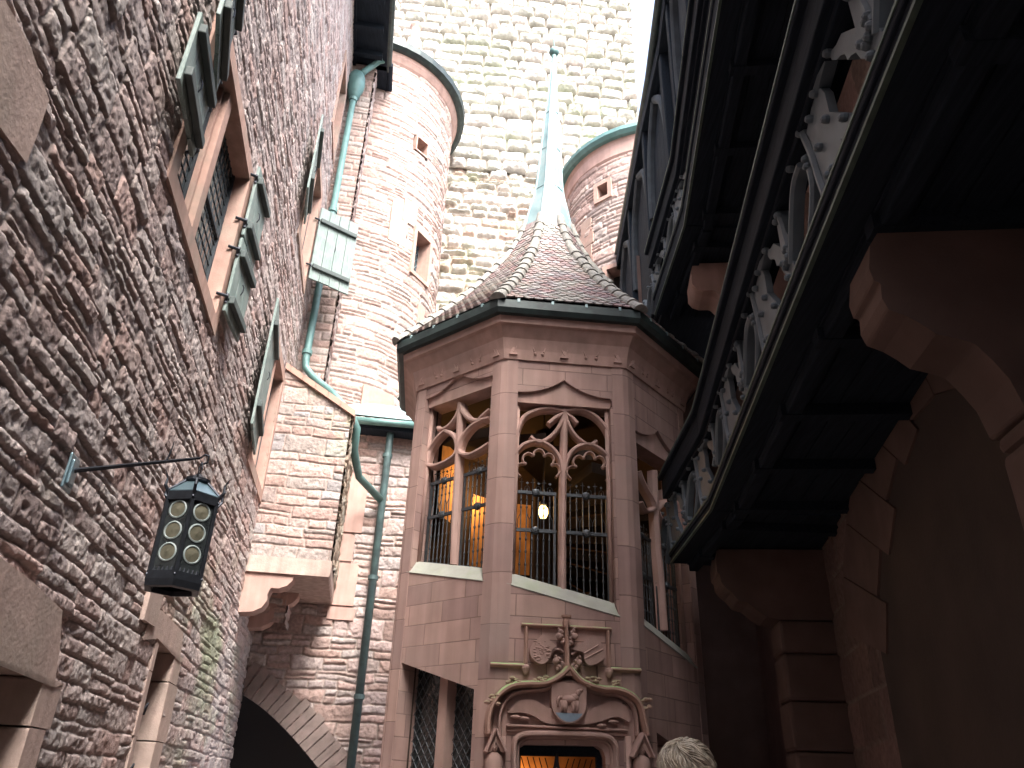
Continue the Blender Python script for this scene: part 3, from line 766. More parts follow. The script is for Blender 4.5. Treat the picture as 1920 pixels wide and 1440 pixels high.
for k in (-1, 0, 1):
    fr = FK[k]; u0, u1, sl, sr, hd = WOP[k]; e = HU - PIL + .001
    top = ogee(u0, u1, hd, .24)
    hl = [(u0 - .03, sl - .12), (u0, sl), (u0, hd)] + top + [(u1, hd), (u1, sr), (u1 + .03, sr - .12)]
    hl = [(max(-e + .012, min(e - .012, u)), z) for u, z in hl]
    loops = [[(-e, 0), (e, 0), (e, 7.25), (-e, 7.25)], hl]
    if k in LOWW:
        a, b, zl, zr, zb = LOWW[k]; a = max(a, -e + .012); b = min(b, e - .012)
        loops.append([(a, zb), (a, zl), (b, zr), (b, zb)])
    if k == 0:
        loops.append([(DOOR[0], .02), (DOOR[0], 1.95), (DOOR[0] + .03, 2.03), (DOOR[0] + .1, 2.07), (DOOR[1] - .1, 2.09), (DOOR[1] - .03, 2.05), (DOOR[1], 1.97), (DOOR[1], .02)])
    m = MB(); m.prism(fr, loops, 0, -.36); m.build('wall', M['ashlar'], st)
    # hollowed lintel below the ogee
    m = MB(); m.prism(fr, [[(-.66 if k else u0 + .0, hd)] + [(max(-e, min(e, u)), z) for u, z in top[1:-1]] + [(u1, hd)]], -.055, -.34); m.build('lintel', M['sand'], st, bevel=.01)
    # sloping sill, splayed outwards
    m = MB(); s_ = (sr - sl) / (u1 - u0)
    f = lambda u, o=0: sl + s_ * (u - u0) + o
    ue0 = u0 - .06; ue1 = u1 + .06
    V = [fr.P(ue0, f(ue0, -.13), .014), fr.P(ue1, f(ue1, -.13), .014), fr.P(u1 - .0, f(u1, .05), -.11), fr.P(u0 + .0, f(u0, .05), -.11), fr.P(u1, f(u1, .06), -.34), fr.P(u0, f(u0, .06), -.34), fr.P(ue0, f(ue0, -.16), -.03), fr.P(ue1, f(ue1, -.16), -.03)]
    m.add(V, [(0, 1, 2, 3), (3, 2, 4, 5), (0, 6, 7, 1)]); m.build('sill', M['pale_sill'], st)
# corner piers with a small chamfer
for k in (-2, -1, 0, 1):
    A, B = FK[k], FK[k + 1]; p = .012
    pl = [A.P(HU - PIL, 0, p), A.P(HU - .045, 0, p), B.P(-HU + .045, 0, p), B.P(-HU + PIL, 0, p), B.P(-HU + PIL, 0, -.35), A.P(HU - PIL, 0, -.35)]
    m = MB(); V = []; UV = []; F = []; acc = 0
    n_ = len(pl)
    for i in range(n_ + 1):
        q_ = pl[i % n_]
        if i: acc += np.linalg.norm(q_ - pl[(i - 1) % n_])
        V += [q_, q_ + np.array([0, 0, 7.2])]; UV += [(acc + 3, 0 + k * .2), (acc + 3, 6.98 + k * .2)]
    for i in range(n_): F.append((2 * i, 2 * i + 2, 2 * i + 3, 2 * i + 1))
    m.add(V, F, UV); m.build('corner_pier', M['pillar'], st)

# window tracery, traced in the plane of each window
def T0(x, y): return FK[0].px(720 + x / 3, 540 + y / 3, -.17)
def T1(x, y): return FK[-1].px(720 + x / 3, 540 + y / 3, -.17)
def T2(x, y): return FK[1].px(1180 + x / 2.769, 740 + y / 2.769, -.17)
def trac(name, fr, T, paths):
    m = MB()
    for (w, pts, sm) in paths:
        P_ = [T(*p) for p in pts]
        if sm: P_ = spline(P_, 6)
        m.ribbon(fr, P_, w, -.10, -.24, .05)
    return m.build(name, M['sand'], st)
tw0 = trac('tracery', FK[0], T0, [
    (.085, [(741, 1010), (741, 900), (748, 820), (785, 735), (850, 697), (930, 684), (1014, 700), (1100, 691), (1180, 722), (1240, 785), (1272, 860), (1280, 950), (1282, 1020)], 1),
    (.10, [(1014, 690), (1012, 850), (1008, 1000), (1004, 1200), (1002, 1400), (1002, 1712)], 0),
    (.075, [(1013, 700), (1000, 755), (972, 805), (930, 848), (880, 873), (845, 862), (822, 842)], 1),
    (.075, [(1016, 700), (1032, 765), (1062, 820), (1105, 862), (1150, 888), (1180, 880), (1194, 868)], 1),
    (.08, [(1008, 712), (965, 735), (925, 770)], 0), (.08, [(1020, 712), (1058, 738), (1085, 768)], 0),
    (.075, [(736, 1030), (733, 975), (748, 925), (785, 887), (835, 869), (880, 868), (930, 893), (970, 935), (992, 985), (1000, 1040)], 1),
    (.075, [(1014, 1040), (1024, 985), (1052, 930), (1095, 895), (1150, 885), (1205, 905), (1250, 945), (1274, 995), (1280, 1045)], 1),
])
tw0.name = 'tracery'
cs = MB()
for dx, dy in ((0, 0), (284, 16)):
    for pts in ([(768, 1062), (746, 1035), (748, 1005), (768, 990), (792, 990)], [(792, 990), (780, 968), (788, 942), (812, 930), (838, 942)], [(838, 940), (850, 918), (872, 910), (893, 920), (903, 945)],
                [(903, 945), (925, 934), (948, 946), (955, 970), (945, 996)], [(945, 996), (968, 994), (986, 1012), (986, 1040), (966, 1066)]):
        P_ = spline([T0(x + dx, y + dy) for x, y in pts], 5)
        cs.ribbon(FK[0], P_, .032, -.13, -.21, .03)
    for (x, y) in ((792, 990), (838, 942), (903, 946), (945, 996)):
        u, z = T0(x + dx, y + dy); cs.ball(FK[0].P(u, z, -.16), .028, 4)
cs.build('cusps', M['sand'], tw0)
trac('tracery', FK[-1], T1, [
    (.10, [(436, 655), (430, 800), (424, 930), (408, 1200), (396, 1560)], 0),
    (.08, [(436, 650), (428, 700), (405, 745), (368, 785), (330, 800), (312, 792)], 1),
    (.08, [(440, 655), (452, 700), (485, 738), (525, 750), (575, 742), (604, 735)], 1),
    (.07, [(545, 745), (575, 715), (604, 690)], 0),
    (.08, [(352, 808), (308, 850), (268, 910), (250, 965), (249, 998), (290, 1004), (345, 985), (395, 955), (416, 925), (418, 880), (400, 835), (352, 808)], 1),
    (.08, [(560, 748), (510, 775), (468, 820), (440, 870), (430, 925), (480, 942), (540, 918), (600, 880)], 1),
])
trac('tracery', FK[1], T2, [
    (.10, [(122, 398), (128, 600), (140, 800), (160, 1000), (176, 1225)], 0),
    (.075, [(40, 400), (55, 445), (82, 500), (110, 550), (130, 610)], 1), (.06, [(48, 560), (75, 605), (105, 602), (128, 585)], 1),
    (.075, [(175, 495), (182, 560), (205, 630), (232, 690), (243, 735), (236, 790)], 1),
    (.075, [(132, 590), (150, 640), (190, 690), (240, 738)], 1), (.075, [(134, 600), (165, 570), (200, 535), (220, 485)], 1),
])
# side mouldings of the windows
for k, o in WOP.items():
    m = MB(); 
    for u in (o[0] + .03, o[1] - .03):
        zb = o[2] + (o[3] - o[2]) * ((u - o[0]) / (o[1] - o[0]))
        m.tube([FK[k].P(u, zb, -.13), FK[k].P(u, o[4], -.13)], .03, 8)
    m.build('jamb_moulding', M['sand'], st, smooth=True)

# wrought iron grilles
def grille(k, ua, ub, ztop, pxs, n=6):
    fr = FK[k]; u0, u1, sl, sr, hd = WOP[k]
    f = lambda u: sl + (sr - sl) * (u - u0) / (u1 - u0) + .04
    d = -.20; m = MB()
    for u in (ua + .02, ub - .02): m.box(fr, u - .016, u + .016, f(u), ztop, d + .012, d - .012)
    m.tube([fr.P(ua, f(ua) + .02, d), fr.P(ub, f(ub) + .02, d)], .014, 6)
    zm = pxs
    for zz in (ztop, zm):
        m.box(fr, ua, ub, zz - .022, zz + .022, d + .02, d - .015)
        m.lathe(fr.P((ua + ub) / 2, zz, d + .01), [(.055, -.015), (.06, .0), (.045, .03), (.02, .04), (0, .04)], 12, ax=fr.n, X=fr.t)
    g = m.build('grille', M['grille'], st)
    b = MB()
    for i in range(n):
        u = ua + .05 + (ub - ua - .1) * (i + .5) / n
        z0 = f(u) + .03; b.tube([fr.P(u, z0, d), fr.P(u, ztop + .06, d)], .009, 5)
        for zz in np.arange(zm - .12, z0, -.17): b.ball(fr.P(u, zz, d), .017, 4, (1, 1, 1.6))
        for zz in np.arange(ztop - .1, zm + .25, -.11): b.ball(fr.P(u, zz, d), .016, 4, (1, 1, 1.4))
        sdn = 1 if i % 2 else -1; w_ = (ub - ua - .1) / n / 2
        b.tube([fr.P(u, zm + .24, d), fr.P(u + sdn * w_, zm + .15, d), fr.P(u + sdn * w_, zm + .03, d)], .0055, 4)
        if i % 2 == 0:
            b.tube([fr.P(u, ztop, d), fr.P(u, ztop + .2, d)], .0055, 4); b.tube([fr.P(u - .03, ztop + .15, d), fr.P(u + .03, ztop + .15, d)], .006, 4)
        else:
            b.tube([fr.P(u - .035, ztop + .02, d), fr.P(u - .03, ztop + .08, d), fr.P(u, ztop + .1, d), fr.P(u + .03, ztop + .08, d), fr.P(u + .035, ztop + .02, d)], .0055, 4)
            b.cube(fr.P(u, ztop + .14, d), .03, .01, .03, fr.t * .7 + np.array([0, 0, .7]), fr.n, fr.t * -.7 + np.array([0, 0, .7]))
    b.build('spindles', M['grille'], g)
    return g
zt = T0(860, 1150)[1]; zm0 = T0(860, 1362)[1]
grille(0, -.66, -.09, zt, zm0); grille(0, .01, .63, zt, zm0)
grille(-1, -.62, -.06, T1(520, 1030)[1], T1(520, 1225)[1]); grille(-1, .05, .64, T1(520, 1030)[1], T1(520, 1225)[1])
grille(1, -.60, -.06, T2(185, 790)[1], T2(185, 985)[1]); grille(1, .05, .62, T2(185, 790)[1], T2(185, 985)[1])

# lower windows with lattice leads
for k in (-1, 1):
    a, b, zl, zr, zb = LOWW[k]; fr = FK[k]; um = (a + b) / 2 + .02
    m = MB(); m.prism(fr, [[(um - .07, zb), (um + .07, zb), (um + .07, zr + .2), (um - .07, zr + .2)]], -.16, -.34); m.build('mullion', M['sand'], st, bevel=.025)
    m = MB(); m.prism(fr, [[(a, zb), (b, zb), (b, zr + .02), (a, zl + .02)]], -.33, -.35); g = m.build('glass', M['lanternglass'], st)
    m = MB()
    for sgn in (1, -1):
        for i in range(-14, 30):
            pts = []
            for j in range(60):
                u = a + (b - a) * j / 59; z = zb + i * .16 + sgn * (u - a) * 1.35
                if zb < z < zl + (zr - zl) * (u - a) / (b - a): pts.append(fr.P(u, z, -.31 if sgn > 0 else -.325))
            if len(pts) > 2: m.tube([pts[0], pts[-1]], .006, 4, False)
    m.build('lattice', M['grille'], g)
    m = MB(); m.box(fr, a, b, 1.55, 1.6, -.27, -.3)
    for u in np.arange(a, b, .03): m.tube([fr.P(u, 1.2, -.27), fr.P(u + .02, 1.55 + .06 * math.sin(u * 60), -.26)], .006, 4, False)
    m.build('lower_grille', M['grille'], g)

# inside: newel, wall panels with lamp glow in their colour, ceiling
m = MB(); m.lathe((TC[0], TC[1], 0), [(.16, 0), (.16, 7.2)], 20); m.build('newel', M['inner'], st, smooth=True)
m = MB(); m.lathe((TC[0], TC[1], 0), [(1.70, 5.0), (1.70, 6.3)], 10, a0=R(95), a1=R(135)); m.build('glow_wall_panel', M['orange'], st)
m = MB(); m.lathe((TC[0], TC[1], 0), [(1.70, 5.6), (1.70, 6.9)], 8, a0=R(150), a1=R(185)); m.build('glow_wall_panel', M['orange'], st)
m = MB(); nst = 34
for i in range(nst):
    a0 = -i * R(22) + R(-40); a1 = a0 - R(22); z = .15 + i * .19
    V = []
    for zz in (z, z + .16):
        V += [(TC[0] + .12 * math.sin(a0), TC[1] - .12 * math.cos(a0), zz), (TC[0] + 1.78 * math.sin(a0), TC[1] - 1.78 * math.cos(a0), zz), (TC[0] + 1.78 * math.sin(a1), TC[1] - 1.78 * math.cos(a1), zz), (TC[0] + .12 * math.sin(a1), TC[1] - .12 * math.cos(a1), zz)]
    m.add(V, [(0, 1, 2, 3), (4, 7, 6, 5), (0, 4, 5, 1), (1, 5, 6, 2), (2, 6, 7, 3), (3, 7, 4, 0)])
m.build('spiral_steps', M['inner'], st)
m = MB(); m.add(oct_pts(TAP - .05, 7.0), [tuple(range(8))]); m.build('ceiling', M['inner'], st)
for k in (-3, -2, 2, 3, 4):
    m = MB(); m.box(FK[k], -HU, HU, 0, 7.1, -.33, -.35); m.build('inner_wall', M['inner'], st)

# cornice with small trefoil brackets, gutter
oct_ring([(TAP - .05, 7.15), (TAP + .03, 7.15), (TAP + .045, 7.22), (TAP + .06, 7.3), (TAP + .11, 7.46), (TAP + .22, 7.6), (TAP + .27, 7.62), (TAP + .28, 7.72), (TAP + .31, 7.78), (TAP - .05, 7.8)], 'cornice', M['sand'], st)
for k in (-1, 0, 1):
    fr = FK[k]
    m = MB()
    for (u, w) in ((-HU + .12, 1), (-.02, 1), (HU - .12, -1)):
        for s_ in ((w,) if abs(u) > .5 else (1, -1)):
            P_ = spline([(u, 7.25), (u + s_ * .10, 7.44), (u + s_ * .24, 7.44), (u + s_ * .31, 7.28)], 5)
            m.ribbon(fr, P_, .03, .075, .0, .03); m.ball(fr.P(u + s_ * .32, 7.25, .05), .026, 4)
        m.prism(fr, [[(u - .06, 7.21), (u + .06, 7.21), (u, 7.36)]], .07, .0)
    m.build('frieze_brackets', M['sand'], st)
oct_ring([(TAP + .27, 7.73), (TAP + .36, 7.73), (TAP + .40, 7.80), (TAP + .40, 7.93), (TAP + .375, 7.945), (TAP + .33, 7.93), (TAP + .33, 7.80)], 'gutter', M['copperdk'], st)
m = MB()
for k in (-2, -1, 0, 1, 2):
    for u in (-.75, -.25, .25, .75): m.box(FK[k], u - .018, u + .018, 7.9, 7.955, .405, .3)
m.build('gutter_clips', M['lead'], st)

# bell-cast roof: (corner radius, height)
RP = [(2.74, 7.93), (2.0, 8.73), (1.5, 9.35), (1.2, 9.8), (.90, 10.25), (.66, 10.75), (.52, 11.15), (.38, 11.8), (.275, 12.35), (.21, 13.3), (.15, 14.3), (.085, 15.1), (.03, 16.3)]
RPs = spline(RP, 6); RPs = [(float(a), float(b)) for a, b in RPs]
def rad(z):
    for (a, b), (c, d) in zip(RPs[:-1], RPs[1:]):
        if b <= z <= d: return a + (c - a) * (z - b) / (d - b)
    return RPs[0][0] if z < RPs[0][1] else RPs[-1][0]
m = MB(); V = []; F = []; low = [p for p in RPs if p[1] <= 11.3]
for (r, z) in low: V += oct_pts((r - .03) * math.cos(R(22.5)), z)
for i in range(len(low) - 1):
    for k in range(8): F.append((i * 8 + k, i * 8 + (k + 1) % 8, (i + 1) * 8 + (k + 1) % 8, (i + 1) * 8 + k))
m.add(V, F); roof = m.build('roof', M['timber'], st)
rng = random.Random(5); V = []; Fc = []; Cc = []
TCOL = [(.21, .125, .12), (.23, .15, .145), (.16, .12, .12), (.24, .20, .20), (.17, .15, .15), (.24, .165, .165), (.22, .19, .19), (.29, .27, .265)]
for k in range(8):
    a = TPHI + R(45 * k); n_ = np.array([math.sin(a), -math.cos(a), 0]); t_ = np.array([math.cos(a), math.sin(a), 0])
    z = 7.97; row = 0
    while z < 11.12:
        ap = rad(z) * math.cos(R(22.5)); ap2 = rad(z + .08) * math.cos(R(22.5)); sl = np.array([0, 0, .08]) + n_ * (ap2 - ap); sl /= np.linalg.norm(sl)
        nn = np.cross(t_, sl); nn = -nn if nn @ n_ < 0 else nn
        hw = ap * math.tan(R(22.5)); tw_ = .148; cnt = int(2 * hw / tw_) + 2; off = (row % 2) * .5
        o_ = np.array([TC[0], TC[1], z]) + n_ * (ap - .0)
        for i in range(-cnt // 2 - 1, cnt // 2 + 2):
            uc = (i + off) * tw_
            if abs(uc) > hw - .02: continue
            wv = tw_ / 2 - .004; L_ = .25
            sh = [(-wv, L_), (-wv, .06), (-wv * .7, .018), (0, -.004), (wv * .7, .018), (wv, .06), (wv, L_)]
            jz = rng.uniform(-.006, .006); jt = rng.uniform(.0, .007)
            b = len(V)
            for th in (.018 + jt, .0):
                for (x, y) in sh:
                    lift = .028 * (1 - y / L_) * 1.0
                    V.append(o_ + t_ * (uc + x) + sl * (y + jz) + nn * (th + lift))
            m_ = len(sh)
            Fc.append(tuple(b + q for q in range(m_)))
            for q in range(m_ - 1): Fc.append((b + q, b + m_ + q, b + m_ + q + 1, b + q + 1))
            c = rng.choice(TCOL); g_ = rng.uniform(.85, 1.15)
            Cc += [[c[0] * g_, c[1] * g_, c[2] * g_]] * (2 * m_)
        z += .105 * sl[2] / 1.0; row += 1
link_mesh('clay_tiles', V, Fc, M['tile'], roof, False, None, np.array(Cc))
# hip tiles bedded in mortar
for k in range(8):
    m = MB(); a = TPHI + R(22.5 + 45 * k); e = np.array([math.sin(a), -math.cos(a), 0]); t_ = np.array([math.cos(a), math.sin(a), 0])
    z = 7.93; first = True
    while z < 11.1:
        r0 = rad(z); z2 = z; 
        while math.hypot(rad(z2) - r0, z2 - z) < .27: z2 += .01
        p0 = np.array([TC[0], TC[1], z]) + e * r0; p1 = np.array([TC[0], TC[1], z2]) + e * rad(z2)
        ax = (p1 - p0) / np.linalg.norm(p1 - p0); up_ = np.cross(t_, ax); up_ = -up_ if up_[2] < 0 else up_
        V = []; F = []; ns = 8; w_ = .105 if z < 10.3 else .085
        for (p, rr) in ((p0 - ax * .03, w_ * 1.12), (p0 + ax * .05, w_ * 1.12), (p0 + ax * .06, w_), (p1 + ax * .03, w_ * .86)):
            for q in range(ns + 1):
                th = math.pi * q / ns; V.append(p + t_ * rr * math.cos(th) + up_ * (rr * math.sin(th) * .9 + .015))
        for i in range(3):
            for q in range(ns): F.append((i * (ns + 1) + q, i * (ns + 1) + q + 1, (i + 1) * (ns + 1) + q + 1, (i + 1) * (ns + 1) + q))
        F.append(tuple(range(ns + 1)))
        m.add(V, F); z = z2
    m.build('hip_tiles', M['ridge'], roof, smooth=False)
# lead spire
m = MB(); V = []; F = []; hi = [p for p in RPs if p[1] >= 11.0]
for (r, z) in hi: V += oct_pts((r + .015) * math.cos(R(22.5)), z)
# the old spire leans a little, as in the place itself
V = [v + np.array([.10 * max(0, v[2] - 11.4) / 5, 0, 0]) for v in V]
for i in range(len(hi) - 1):
    for k in range(8): F.append((i * 8 + k, i * 8 + (k + 1) % 8, (i + 1) * 8 + (k + 1) % 8, (i + 1) * 8 + k))
m.add(V, F); sp = m.build('lead_spire', M['lead'], st)
m = MB()
for k in range(8):
    pts = []
    for (r, z) in hi:
        a = TPHI + R(22.5 + 45 * k); pts.append((TC[0] + (r + .02) * math.sin(a) + .10 * max(0, z - 11.4) / 5, TC[1] - (r + .02) * math.cos(a), z))
    m.tube(pts, [.018 if p[1] < 14 else .009 for p in hi], 6)
for zz in (12.3, 13.4, 14.5):
    r = rad(zz) + .02; m.tube([p + np.array([.10 * (zz - 11.4) / 5, 0, 0]) for p in oct_pts(r * math.cos(R(22.5)), zz) + oct_pts(r * math.cos(R(22.5)), zz)[:1]], .008, 5)
m.build('seam_rolls', M['lead'], sp)
m = MB(); ax = TC[0] + .10; m.ball((ax, TC[1], 16.52), .115, 8); m.lathe((ax, TC[1], 0), [(.03, 16.2), (.06, 16.38), (.03, 16.45)], 10); m.tube([(ax, TC[1], 16.6), (ax, TC[1], 16.95)], .015, 6); m.build('finial_ball', M['copper'], sp, smooth=True)

# ---------------------------------------------------------------- portal on the front face
FF = FK[0]
def Q(x, y, d=.1): return FF.px(880 + x / 5.333, 1260 + y / 5.333, d)
def Q2(x, y, d=.05): return FF.px(880 + x / 5.333, 1080 + y / 5.333, d)
pt = thing('sandstone_portal', 'carved sandstone doorway with mossy ogee hood, shields and lit door under the stair windows', 'doorway', tuple(FF.P(0, 0)))
m = MB()
P_ = spline([Q(*p) for p in [(185, 620), (190, 480), (222, 350), (285, 245), (365, 172), (460, 132), (600, 122), (740, 118), (850, 78), (935, 20), (992, -45)]], 6)
m.ribbon(FF, P_, .075, .20, 0, .06)
P_ = spline([Q(*p) for p in [(992, -45), (1045, 20), (1110, 90), (1200, 135), (1340, 170), (1450, 175), (1560, 205), (1645, 260), (1705, 345), (1740, 480), (1770, 640)]], 6)
m.ribbon(FF, P_, .075, .20, 0, .06); m.build('ogee_hood', M['mossy'], pt)
m = MB()
P_ = spline([Q(x, y, .05) for x, y in [(300, 620), (300, 470), (335, 340), (400, 250), (500, 200), (620, 185), (760, 170), (850, 120), (990, 100), (1130, 130), (1230, 190), (1360, 215), (1470, 225), (1570, 270), (1640, 350), (1670, 480), (1680, 640)]], 6)
m.ribbon(FF, P_, .05, .10, 0, .04)
m.build('inner_hood', M['sand'], pt)
m = MB(); u0, z0 = Q(370, 520, .04); u1, z1 = Q(1590, 600, .04)
m.box(FF, u0, u1, z1, z0 + .0, .08, -.0); m.box(FF, u0, u1, z1 - .05, z1, .04, 0); m.build('door_lintel', M['sand'], pt, bevel=.015)
m = MB()
P_ = spline([Q(*p) for p in [(455, 1300), (455, 960), (458, 720), (490, 655), (560, 622), (700, 615), (950, 618), (1200, 628), (1370, 645), (1440, 685), (1472, 760), (1480, 960), (1490, 1300)]], 5)
P_[0] = np.array([P_[0][0], .02]); P_[-1] = np.array([P_[-1][0], .02])
m.ribbon(FF, P_, .07, .11, -.02, .05)
P2 = [p + np.array([.045 if p[0] < -.05 else -.045, -.04 if p[1] > 1.9 else 0]) for p in P_]
m.ribbon(FF, P2, .04, .05, -.06, .04); m.build('door_moulding', M['sand'], pt)
# jamb shafts
for x in (340, 1600):
    m = MB(); u, z = Q(x, 640); m.tube([FF.P(u, 0, .05), FF.P(u, z, .05)], .035, 8)
    m.build('jamb_shaft', M['sand'], pt, smooth=True)
# scroll (banderole) in the tympanum
m = MB()
up_e = [(380, 405), (500, 290), (620, 275), (740, 330), (810, 365), (1160, 385), (1290, 340), (1440, 290), (1560, 350), (1600, 450)]
lo_e = [(1590, 500), (1480, 450), (1380, 470), (1290, 500), (1150, 525), (850, 525), (740, 500), (640, 440), (520, 405), (430, 412)]
m.prism(FF, [[tuple(p) for p in spline([Q(*p, .05) for p in up_e], 4)] + [tuple(p) for p in spline([Q(*p, .05) for p in lo_e], 4)]], .075, 0.)
for c in ((460, 450), (545, 465), (1440, 500), (1320, 540)):
    u, z = Q(*c, .05); m.ball(FF.P(u, z, .06), .05, 6, (1.3, 1, .45))
m.build('scroll', M['sand'], pt, bevel=.012)
# shield with a four-legged animal in relief
m = MB(); cx, cz = Q(990, 300, .1); rr = abs(Q(1165, 300, .1)[0] - cx)
shp = [(cx - rr, cz + rr * .95), (cx - rr * .5, cz + rr * 1.0), (cx, cz + rr * .98), (cx + rr * .5, cz + rr * 1.0), (cx + rr, cz + rr * .95)] + arc(cx, cz, rr, 0, -180, 18, rr * 1.12)
m.prism(FF, [shp], .15, .0); sh = m.build('shield', M['sand'], pt, bevel=.015)
m = MB(); tri = arc(cx, cz, rr * .93, -35, -145, 12, rr * 1.04)
m.prism(FF, [tri], .156, .14); m.build('shield_base', mat('blue_grey_paint', (.20, .27, .34), .8, noise=.2), sh)
m = MB()
def blob(du, dz, r, sc=(1, 1, 1), d=.15): m.ball(FF.P(cx + du * rr, cz + dz * rr, d), r * rr, 5, sc)
blob(0, .12, .30, (1.6, .8, .75)); blob(.30, .22, .26, (1, .8, .8)); blob(.52, .48, .16, (1, .8, 1.2)); blob(.66, .60, .13, (1.3, .8, .8)); blob(-.45, .2, .1)
for du in (-.38, -.22, .22, .40): m.tube([FF.P(cx + du * rr, cz + .05 * rr, .155), FF.P(cx + (du + .03) * rr, cz - .30 * rr, .155), FF.P(cx + du * rr, cz - .55 * rr, .155)], [.035, .024, .02], 6)
m.tube([FF.P(cx - .5 * rr, cz + .25 * rr, .155), FF.P(cx - .68 * rr, cz - .0 * rr, .155), FF.P(cx - .62 * rr, cz - .3 * rr, .155)], .018, 5)
m.build('animal_relief', M['sand'], sh, smooth=True)
# crockets
for (x, y) in ((228, 285), (440, 100), (715, 78), (1240, 110), (1505, 140), (1745, 325)):
    m = MB(); u, z = Q(x, y, .16); rg = random.Random(x)
    for i in range(11):
        m.ball(FF.P(u + rg.uniform(-.07, .07), z + rg.uniform(-.05, .06), .14 + rg.uniform(-.03, .04)), rg.uniform(.018, .032), 4, (1.3, 1, .8))
    m.build('crocket', M['mossy'], pt)
# finial stalk and knob
m = MB(); prs = [Q2(*p, .12) for p in [(985, 1000), (985, 930), (982, 830), (978, 700), (975, 560), (973, 480)]]
for (a, b), w0, w1 in zip(zip(prs[:-1], prs[1:]), (.16, .075, .06, .05, .045), (.075, .06, .05, .045, .04)):
    m.ribbon(FF, [a, b], [w0, w1], .17, 0, .05)
u, z = Q2(973, 440, .12); m.lathe(FF.P(u, z - .07, .11), [(.02, -.05), (.045, 0), (.05, .05), (.035, .09), (.06, .10), (.065, .125), (.0, .13)], 8)
m.build('finial_stalk', M['mossy'], pt)
m = MB()
for (x, y) in ((900, 600), (1055, 600), (870, 850), (1100, 865)):
    u, z = Q2(x, y, .1); m.ball(FF.P(u, z, .08), .042, 6)
    for i in range(9):
        t = i / 8; uu, zz = Q2(x + (985 - x) * t * .9, y - 50 + 120 * t if y > 700 else y - 70 + 20 * i, .08); m.ball(FF.P(uu + random.uniform(-.012, .012), zz + random.uniform(-.012, .012), .085), random.uniform(.014, .024), 4)
for (x, y) in ((885, 930), (900, 900), (1060, 930), (1075, 905), (930, 560), (1030, 560), (915, 545), (1045, 545), (935, 660), (1025, 665)):
    u, z = Q2(x, y, .1); m.ball(FF.P(u, z, .08), .026, 4)
m.build('finial_leaves', M['sand'], pt, smooth=True)
# label moulding and niche back
m = MB()
a = Q2(522, 485); b = Q2(1425, 530); c = Q2(565, 880); d = Q2(1400, 915)
zl = (a[1] + b[1]) / 2
m.prism(FF, [[(a[0], zl + .03), (b[0], zl + .03), (b[0] - .05, zl - .05), (a[0] + .05, zl - .05)]], .0, -.0 + .001)
m2 = MB()
def mould(u0, z0, u1, z1, w=.05, dd=.07):
    m2.ribbon(FF, [(u0, z0), (u1, z1)], w, dd, 0, .05)
mould(a[0], zl, b[0], zl); mould(c[0], zl - .02, c[0], c[1]); mould(d[0], zl - .02, d[0], d[1])
e0 = Q2(212, 880); e1 = Q2(540, 893); mould(e0[0], e0[1], c[0] - .02, e0[1], .055)
f0 = Q2(1425, 930); f1 = Q2(1722, 940); mould(d[0] + .02, f0[1], f1[0], f0[1], .055)
m2.build('label_moulding', M['mossy'], pt, bevel=.006)
for (u, z) in ((c[0], c[1] - .05), (d[0], d[1] - .05)):
    m = MB(); m.lathe(FF.P(u, z, .04), [(.0, -.08), (.03, -.05), (.05, 0), (.05, .03), (.02, .05)], 10); m.build('label_stop', M['sand'], pt)
# two tilted shields
def ps(pts, nm, d1=.13):
    m = MB(); P_ = [Q2(*p, .1) for p in pts]; P_ = [tuple(p) for p in spline(P_ + [P_[0]], 4)][:-1]
    m.prism(FF, [P_], d1, .0); return m.build(nm, M['sand'], pt, bevel=.012)
s1 = ps([(733, 578), (690, 625), (640, 670), (607, 735), (612, 800), (650, 850), (715, 882), (775, 860), (812, 800), (830, 735), (860, 700), (800, 645)], 'tilted_shield')
m = MB(); rg = random.Random(3)
for i in range(46):
    t = rg.random(); x = 650 + 150 * rg.random(); y = 650 + 190 * rg.random(); u, z = Q2(x, y, .13); m.ball(FF.P(u, z, .128), rg.uniform(.008, .017), 4, (1.6, 1, .7))
m.build('worn_relief', M['sand'], s1)
s2 = ps([(1232, 592), (1190, 625), (1150, 655), (1090, 690), (1032, 735), (1090, 752), (1140, 775), (1150, 850), (1205, 898), (1290, 870), (1345, 820), (1350, 740), (1310, 670), (1270, 625)], 'tilted_shield')
m = MB()
for (p, q_) in (((1150, 775), (1290, 690)), ((1150, 830), (1335, 735))):
    a_, b_ = Q2(*p, .13), Q2(*q_, .13); m.ribbon(FF, [a_, b_], .02, .143, .12, .01)
m.build('diagonal_bands', M['sand'], s2)
m = MB(); cl = [Q2(*p, .08) for p in [(820, 790), (850, 745), (900, 735), (940, 760)]]; m.ribbon(FF, spline(cl, 4), .03, .1, 0, .03)
cl = [Q2(*p, .08) for p in [(1150, 790), (1110, 750), (1070, 750), (1025, 790)]]; m.ribbon(FF, spline(cl, 4), .03, .1, 0, .03); m.build('shield_straps', M['sand'], pt)
